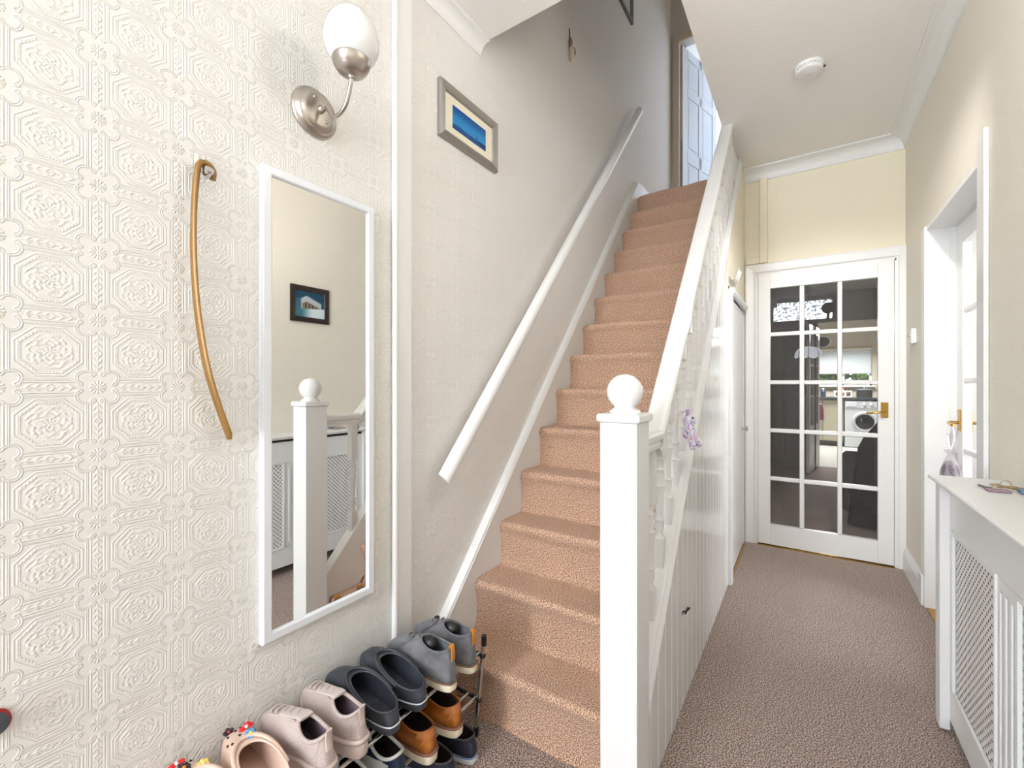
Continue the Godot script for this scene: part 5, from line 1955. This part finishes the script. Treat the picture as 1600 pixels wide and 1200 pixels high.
	leaf.albedo_texture = noise_tex(0.05, 128, [[0.0, Color(0.16, 0.26, 0.06)], [0.5, Color(0.45, 0.58, 0.18)], [1.0, Color(0.78, 0.82, 0.45)]], 3, 15)
	tri_map(leaf, Vector3.ONE * 2.0)
	one("hedge", st, leaf, "sunlit green hedge outside the kitchen window", "hedge", "", "stuff")
	st = ns()
	bx(st, Vector3(-4, -0.2, E - 0.2), Vector3(5, -0.1, E - 8.0))
	one("ground", st, sm(Color(0.35, 0.40, 0.25), 0.9), "ground outside the kitchen window", "ground", "", "structure")
	# worktop and units
	st = ns()
	bx(st, Vector3(-0.9, 0.895, E + 0.62), Vector3(1.595, 0.935, E + 0.002), 0.004)
	one("worktop", st, sm(Color(0.22, 0.23, 0.25), 0.3), "dark kitchen worktop under the window", "worktop")
	t = thing("kitchen_unit", "cream kitchen base unit with two doors left of the washing machine", "cupboard", Vector3(0.2, 0, E + 0.3))
	var unit := sm(Color(0.74, 0.71, 0.62), 0.5)
	st = ns()
	bx(st, Vector3(-0.88, 0.1, E + 0.56), Vector3(0.62, 0.89, E + 0.01))
	put("body", st, unit, t)
	st = ns()
	bx(st, Vector3(-0.88, 0.0, E + 0.50), Vector3(0.62, 0.1, E + 0.4))
	put("plinth", st, sm(Color(0.3, 0.28, 0.26), 0.6), t)
	for q in [[-0.25, 0.295], [0.305, 0.60]]:
		st = ns()
		bx(st, Vector3(q[0], 0.12, E + 0.56), Vector3(q[1], 0.88, E + 0.58), 0.004)
		put("door", st, unit, t)
	st = ns()
	tube(st, [Vector3(0.18, 0.80, E + 0.61), Vector3(0.28, 0.80, E + 0.61)], 0.005, 8)
	bx(st, Vector3(0.18, 0.795, E + 0.58), Vector3(0.186, 0.805, E + 0.61))
	bx(st, Vector3(0.274, 0.795, E + 0.58), Vector3(0.28, 0.805, E + 0.61))
	put("door_handle", st, M.chrome, t)
	done()
	# oven gloves
	var mauve := sm(Color(0.42, 0.17, 0.24), 0.9)
	var names := ["mauve cloth hanging on the kitchen unit door, left of the pair", "mauve cloth hanging on the kitchen unit door, right of the pair"]
	for k in 2:
		st = ns()
		var x := 0.185 + 0.085 * k
		var rows := []
		for i in 9:
			var ln := PackedVector3Array()
			var f := i / 8.0
			for j in 13:
				var a := TAU * j / 13
				ln.append(Vector3(x + cos(a) * (0.016 + 0.03 * smoothstep(0.0, 0.4, f)), 0.80 - 0.30 * f, E + 0.625 + sin(a) * 0.009 + 0.004 * sin(f * 9.0 + k)))
			rows.append(ln)
		grid(st, rows, true, false, true)
		one("hanging_cloth", st, mauve, names[k], "cloth", "mauve cloths on the kitchen unit")
	# washing machine
	t = thing("washing_machine", "white front loading washing machine seen through the right panes", "washing machine", Vector3(0.93, 0, E + 0.3))
	st = ns()
	bx(st, Vector3(0.64, 0.01, E + 0.60), Vector3(1.23, 0.875, E + 0.04), 0.012)
	put("body", st, sm(Color(0.86, 0.87, 0.88), 0.35), t)
	st = ns()
	bx(st, Vector3(0.645, 0.74, E + 0.60), Vector3(1.225, 0.87, E + 0.612), 0.004)
	put("control_panel", st, sm(Color(0.80, 0.81, 0.83), 0.4), t)
	st = ns()
	bx(st, Vector3(0.66, 0.765, E + 0.612), Vector3(0.82, 0.85, E + 0.62), 0.004)
	put("soap_drawer", st, sm(Color(0.84, 0.85, 0.86), 0.35), t)
	var fr := Transform3D(Basis(Vector3(1, 0, 0), PI / 2), Vector3(0.935, 0.49, E + 0.60))
	st = ns()
	lathe(st, [[0.19, 0.0], [0.19, 0.02], [0.175, 0.032], [0.15, 0.034], [0.138, 0.02]], fr, 40)
	put("door_ring", st, sm(Color(0.78, 0.79, 0.81), 0.3), t)
	st = ns()
	lathe(st, [[0.14, 0.018], [0.12, 0.03], [0.07, 0.042], [0.0, 0.046]], fr, 32)
	put("door_glass", st, sm(Color(0.05, 0.05, 0.06), 0.08), t)
	for x in [0.93, 1.03]:
		st = ns()
		lathe(st, [[0.024, 0.0], [0.022, 0.016], [0.0, 0.018]], Transform3D(Basis(Vector3(1, 0, 0), PI / 2), Vector3(x, 0.81, E + 0.612)), 20)
		put("knob", st, sm(Color(0.9, 0.9, 0.9), 0.3), t)
	done()
	# things on the worktop
	var bottle := func(x: float, z: float, h: float, r: float, c: Color, cap: Color, label: String) -> void:
		var b := thing("bottle", label, "bottle", Vector3(x, 0.935, E + z))
		X = Transform3D()
		var s := ns()
		lathe(s, [[r * 0.9, 0.0], [r, 0.01], [r, h * 0.6], [r * 0.75, h * 0.72], [r * 0.35, h * 0.8], [r * 0.35, h * 0.88]], Transform3D(), 16)
		put("body", s, sm(c, 0.3), b)
		s = ns()
		lathe(s, [[r * 0.45, h * 0.86], [r * 0.45, h], [0.0, h]], Transform3D(), 12)
		put("cap", s, sm(cap, 0.4), b)
	bottle.call(0.08, 0.35, 0.22, 0.035, Color(0.8, 0.83, 0.85), Color(0.85, 0.86, 0.88), "pale bottle at the left end of the kitchen worktop")
	bottle.call(0.185, 0.30, 0.20, 0.04, Color(0.82, 0.56, 0.12), Color(0.8, 0.3, 0.1), "amber bottle on the kitchen worktop under the blind")
	bottle.call(0.315, 0.33, 0.17, 0.045, Color(0.14, 0.22, 0.30), Color(0.9, 0.9, 0.9), "dark blue bottle with white cap on the kitchen worktop")
	done()
	t = thing("toast_rack", "white rack with round cut-outs on the kitchen worktop", "rack", Vector3(0.62, 0.935, E + 0.4))
	X = Transform3D()
	st = ns()
	bx(st, Vector3(-0.14, 0.0, -0.05), Vector3(0.14, 0.02, 0.05), 0.004)
	bx(st, Vector3(-0.14, 0.10, -0.05), Vector3(0.14, 0.125, 0.05), 0.004)
	for x in [-0.14, -0.03, 0.03, 0.12]:
		bx(st, Vector3(x, 0.0, -0.05), Vector3(x + 0.02, 0.11, 0.05), 0.003)
	put("case", st, M.white, t)
	for x in [-0.075, 0.085]:
		st = ns()
		ell(st, Vector3(x, 0.06, 0.03), Vector3(0.033, 0.042, 0.02))
		put("jar", st, sm(Color(0.35, 0.30, 0.27), 0.4), t)
	done()
	t = thing("cooking_pot", "dark grey pot on the worktop above the washing machine", "pot", Vector3(0.95, 0.935, E + 0.36))
	X = Transform3D()
	st = ns()
	lathe(st, [[0.115, 0.0], [0.12, 0.01], [0.122, 0.14], [0.126, 0.145], [0.11, 0.145]], Transform3D(), 28)
	put("body", st, sm(Color(0.16, 0.16, 0.17), 0.35), t)
	st = ns()
	lathe(st, [[0.122, 0.145], [0.09, 0.16], [0.03, 0.168], [0.012, 0.17], [0.014, 0.19], [0.0, 0.195]], Transform3D(), 28)
	put("lid", st, sm(Color(0.3, 0.3, 0.31), 0.2), t)
	done()
	t = thing("food_box", "orange packet on the sill behind the white rack", "packet", Vector3(0.60, 0.935, E + 0.2))
	X = Transform3D()
	st = ns()
	bx(st, Vector3(-0.05, 0, -0.03), Vector3(0.05, 0.19, 0.03), 0.003)
	put("carton", st, sm(Color(0.72, 0.36, 0.16), 0.5), t)
	st = ns()
	bx(st, Vector3(-0.045, 0.08, 0.03), Vector3(0.045, 0.15, 0.032))
	put("paper_band", st, sm(Color(0.9, 0.85, 0.7), 0.5), t)
	done()
	# round clock plate over the window
	t = thing("wall_plate", "round pale patterned plate on the kitchen wall above the blind", "plate", Vector3(0.33, 2.06, E))
	st = ns()
	var pf := Transform3D(Basis(Vector3(1, 0, 0), PI / 2), Vector3(0.33, 2.05, E))
	lathe(st, [[0.13, 0.0], [0.13, 0.012], [0.115, 0.016], [0.10, 0.01]], pf, 36)
	put("rim", st, sm(Color(0.82, 0.80, 0.76), 0.3), t)
	st = ns()
	lathe(st, [[0.10, 0.01], [0.05, 0.009], [0.0, 0.009]], pf, 32)
	var pl := sm(Color.WHITE, 0.3)
	pl.albedo_texture = noise_tex(0.06, 128, [[0.0, Color(0.5, 0.49, 0.5)], [0.4, Color(0.85, 0.84, 0.82)], [1.0, Color(0.92, 0.91, 0.88)]], 2, 41)
	tri_map(pl, Vector3.ONE * 5.0)
	put("face", st, pl, t)
	done()
	# lampshade of leaded white glass in the dining room
	t = thing("pendant_lamp", "white leaded glass pendant shade in the dining room", "pendant lamp", Vector3(0.045, 1.515, -6.2))
	X = Transform3D()
	var gl := sm(Color(0.9, 0.91, 0.92), 0.3)
	gl.emission_enabled = true
	gl.emission = Color(0.93, 0.95, 1.0)
	gl.emission_energy_multiplier = 0.9
	for k in 8:
		var a0 := TAU * k / 8
		var a1 := TAU * (k + 1) / 8
		st = ns()
		var rws := []
		for i in 6:
			var f := i / 5.0
			var r := 0.03 + 0.11 * sin(f * PI / 2)
			var y := 0.115 * cos(f * PI / 2) - 0.0
			var ln := PackedVector3Array()
			for j in 7:
				var a := lerpf(a0 + 0.03, a1 - 0.03, j / 6.0)
				var sc := 0.018 * sin(PI * j / 6.0) * smoothstep(0.8, 1.0, f)
				ln.append(Vector3(cos(a) * r, y - sc, sin(a) * r))
			rws.append(ln)
		grid(st, rws, false, true)
		put("glass_panel", st, gl, t)
		st = ns()
		var pt := []
		for i in 6:
			var f := i / 5.0
			pt.append(Vector3(cos(a0) * (0.03 + 0.11 * sin(f * PI / 2)), 0.115 * cos(f * PI / 2), sin(a0) * (0.03 + 0.11 * sin(f * PI / 2))))
		tube(st, pt, 0.003, 6)
		put("lead_strip", st, M.dark, t)
	st = ns()
	tube(st, [Vector3(0, 0.13, 0), Vector3(0, 1.0, 0)], 0.006, 8)
	put("cord", st, M.dark, t)
	done()
	# upholstered chair with a coat thrown over it
	t = thing("armchair", "low brown upholstered chair behind the bottom right panes", "chair", Vector3(0.42, 0, -4.95))
	X = Transform3D()
	var br := sm(Color(0.23, 0.19, 0.16), 0.9)
	st = ns()
	bx(st, Vector3(-0.12, 0.10, -0.28), Vector3(0.42, 0.40, 0.28), 0.05)
	put("seat", st, br, t)
	st = ns()
	bx(st, Vector3(-0.17, 0.10, 0.16), Vector3(0.44, 0.615, 0.28), 0.05)
	put("backrest", st, br, t)
	st = ns()
	tube(st, spline([Vector3(-0.165, 0.58, 0.283), Vector3(-0.15, 0.40, 0.287), Vector3(-0.11, 0.25, 0.287), Vector3(-0.09, 0.13, 0.285)], 5), 0.007, 8)
	put("piping", st, sm(Color(0.33, 0.30, 0.28), 0.8), t)
	for s in [[-0.08, 0.2], [0.36, 0.2], [-0.06, -0.22], [0.36, -0.22]]:
		st = ns()
		lathe(st, [[0.014, 0.0], [0.02, 0.11]], Transform3D(Basis(), Vector3(s[0], 0, s[1])), 12)
		put("leg", st, M.dark, t)
	done()
	t = thing("coat", "long black coat draped over the brown chair behind the door", "coat", Vector3(0.55, 0, -4.60))
	X = Transform3D()
	st = ns()
	var rws := []
	for i in 13:
		var f := i / 12.0
		var y := lerpf(0.985, 0.03, f)
		var hw := lerpf(0.035, 0.17, smoothstep(0.0, 0.35, f)) + 0.05 * f
		var ln := PackedVector3Array()
		for j in 28:
			var a := TAU * j / 28
			var fold := 1.0 + 0.10 * sin(a * 6.0 + f * 2.0) * f
			ln.append(Vector3(0.02 + cos(a) * hw * fold - 0.03 * f, y, sin(a) * (0.035 + 0.02 * f) * fold + (0.02 if f > 0.4 else 0.0)))
		rws.append(ln)
	grid(st, rws, true, false, true)
	put("cloth", st, sm(Color(0.055, 0.05, 0.055), 0.85), t)
	st = ns()
	tube(st, spline([Vector3(-0.01, 0.96, 0.04), Vector3(0.0, 0.80, 0.06), Vector3(-0.02, 0.55, 0.075), Vector3(-0.03, 0.3, 0.085)], 5), 0.006, 6)
	put("front_edge", st, sm(Color(0.10, 0.10, 0.10), 0.8), t)
	done()
	# side room behind the glazed side door
	st = ns()
	bx(st, Vector3(RW + 0.15, -0.1, -1.2), Vector3(3.1, 0.0, -3.75))
	one("floor", st, M.hall_carpet, "floor of the side room behind the right hand glazed door", "floor", "", "structure")
	var sr := sm(Color(0.78, 0.77, 0.76), 0.8)
	st = ns()
	bx(st, Vector3(3.0, 0, -1.2), Vector3(3.1, 2.7, -3.75))
	bx(st, Vector3(RW + 0.15, 0, -1.2), Vector3(3.1, 2.7, -1.1))
	bx(st, Vector3(RW + 0.15, 0, -3.65), Vector3(3.1, 2.7, -3.72))
	one("wall_side_room", st, sr, "pale walls of the side room behind the right hand glazed door", "wall", "", "structure")
	st = ns()
	bx(st, Vector3(RW + 0.15, 2.6, -1.1), Vector3(3.1, 2.7, -3.75))
	one("ceiling", st, sr, "ceiling of the side room behind the right hand glazed door", "ceiling", "", "structure")

func build_upstairs() -> void:
	var y0 := 14 * RISE
	var st := ns()
	bx(st, Vector3(-0.417, y0 - 0.03, FW - 0.121), Vector3(1.1, y0 - 0.002, -4.70))
	one("floor", st, M.stair_carpet, "carpeted landing floor at the head of the stairs", "carpet", "", "structure")
	st = ns()
	bx(st, Vector3(LW, y0 - 0.2, -4.7), Vector3(-1.075, 5.3, -4.82))
	bx(st, Vector3(-0.32, y0 - 0.2, -4.7), Vector3(1.3, 5.3, -4.82))
	bx(st, Vector3(-1.075, y0 + 2.0, -4.7), Vector3(-0.32, 5.3, -4.82))
	one("wall_landing", st, M.paper, "papered landing wall with the panelled door at the head of the stairs", "wall", "", "structure")
	st = ns()
	bx(st, Vector3(1.1, HC + 0.1, FRONT + 0.2), Vector3(1.25, 5.4, -4.8))
	bx(st, Vector3(LW, HC + 0.1, -0.4), Vector3(1.25, 5.4, -0.28))
	one("wall_upper", st, M.paper_right, "upstairs walls round the stairwell, out of the camera's view", "wall", "", "structure")
	st = ns()
	bx(st, Vector3(LW - 0.2, 5.25, FRONT + 0.2), Vector3(1.3, 5.4, -7.0))
	one("ceiling", st, M.ceil, "upstairs ceiling over the stairwell", "ceiling", "", "structure")
	st = ns()
	bx(st, Vector3(LW, y0, -3.66), Vector3(LW + 0.018, y0 + 0.15, -4.7), 0.003)
	one("baseboard_landing", st, M.cool_white, "white skirting on the landing at the head of the stairs", "skirting", "", "structure")
	var t := thing("trim_12", "cream door frame on the landing at the head of the stairs", "door frame", Vector3(-0.7, y0, -4.7), "", "structure")
	var fm := sm(Color(0.84, 0.78, 0.70), 0.5)
	st = ns()
	bx(st, Vector3(-1.125, y0, -4.7), Vector3(-1.065, y0 + 2.04, -4.678), 0.004)
	bx(st, Vector3(-1.085, y0, -4.7), Vector3(-1.065, y0 + 2.0, -4.82), 0.002)
	put("jamb", st, fm, t)
	st = ns()
	bx(st, Vector3(-0.33, y0, -4.7), Vector3(-0.27, y0 + 2.04, -4.678), 0.004)
	put("jamb", st, fm, t)
	st = ns()
	bx(st, Vector3(-1.125, y0 + 1.985, -4.7), Vector3(-0.27, y0 + 2.05, -4.676), 0.004)
	put("head", st, fm, t)
	done()
	t = thing("door_4", "white six panelled door standing ajar on the landing upstairs", "door", Vector3(-1.06, y0 + 0.01, -4.74), "", "structure")
	t.rotation.y = deg_to_rad(73.0)
	X = Transform3D()
	var w := 0.735
	st = ns()
	bx(st, Vector3(0, 0, -0.014), Vector3(w, 1.97, 0.014))
	put("core", st, M.cool_white, t)
	var vs := [[0.0, 0.10], [0.33, 0.405], [w - 0.10, w]]
	for v in vs:
		st = ns()
		bx(st, Vector3(v[0], 0, -0.02), Vector3(v[1], 1.97, 0.02), 0.004)
		put("stile", st, M.cool_white, t)
	for h in [[0.0, 0.2], [0.78, 0.92], [1.47, 1.57], [1.87, 1.97]]:
		st = ns()
		bx(st, Vector3(0.10, h[0], -0.02), Vector3(w - 0.10, h[1], 0.02), 0.004)
		put("rail", st, M.cool_white, t)
	for x in [[0.115, 0.315], [0.42, 0.62]]:
		for h in [[0.22, 0.76], [0.94, 1.45], [1.59, 1.85]]:
			st = ns()
			bx(st, Vector3(x[0], h[0], -0.018), Vector3(x[1], h[1], 0.018), 0.010)
			put("panel", st, M.cool_white, t)
	done()
	# bathroom behind the landing door
	var bw := sm(Color(0.86, 0.90, 0.95), 0.6)
	st = ns()
	bx(st, Vector3(LW - 0.2, y0 - 0.2, -6.9), Vector3(1.25, 5.4, -7.0))
	bx(st, Vector3(0.6, y0 - 0.2, -4.82), Vector3(0.7, 5.4, -7.0))
	one("wall_bathroom", st, bw, "pale walls of the bright room behind the landing door", "wall", "", "structure")
	st = ns()
	bx(st, Vector3(LW - 0.2, y0 - 0.2, -4.75), Vector3(1.25, y0 - 0.05, -7.0))
	one("floor", st, bw, "floor of the bright room behind the landing door", "floor", "", "structure")
	t = thing("printed_poster", "white poster with red and blue letters just inside the landing door", "poster", Vector3(-0.55, 4.3, -6.89))
	st = ns()
	bx(st, Vector3(-1.05, 3.2, -6.898), Vector3(0.25, 5.0, -6.885))
	put("sheet", st, sm(Color(0.95, 0.96, 0.98), 0.5), t)
	done()
	var text := func(s: String, c: Color, at: Vector3, size: float) -> void:
		var tm := TextMesh.new()
		tm.text = s
		var fo := SystemFont.new()
		fo.font_names = PackedStringArray(["Droid Serif"])
		tm.font = fo
		tm.font_size = 64
		tm.pixel_size = size / 64.0
		tm.depth = 0.004
		var o := MeshInstance3D.new()
		o.name = "lettering"
		var m := sm(c, 0.5)
		tm.material = m
		o.mesh = tm
		o.position = at - Vector3(-0.55, 4.3, -6.89)
		t.add_child(o, true)
	text.call("ri", Color(0.75, 0.16, 0.25), Vector3(-0.815, 4.30, -6.882), 0.2)
	text.call("ins", Color(0.35, 0.46, 0.66), Vector3(-0.80, 4.12, -6.882), 0.17)
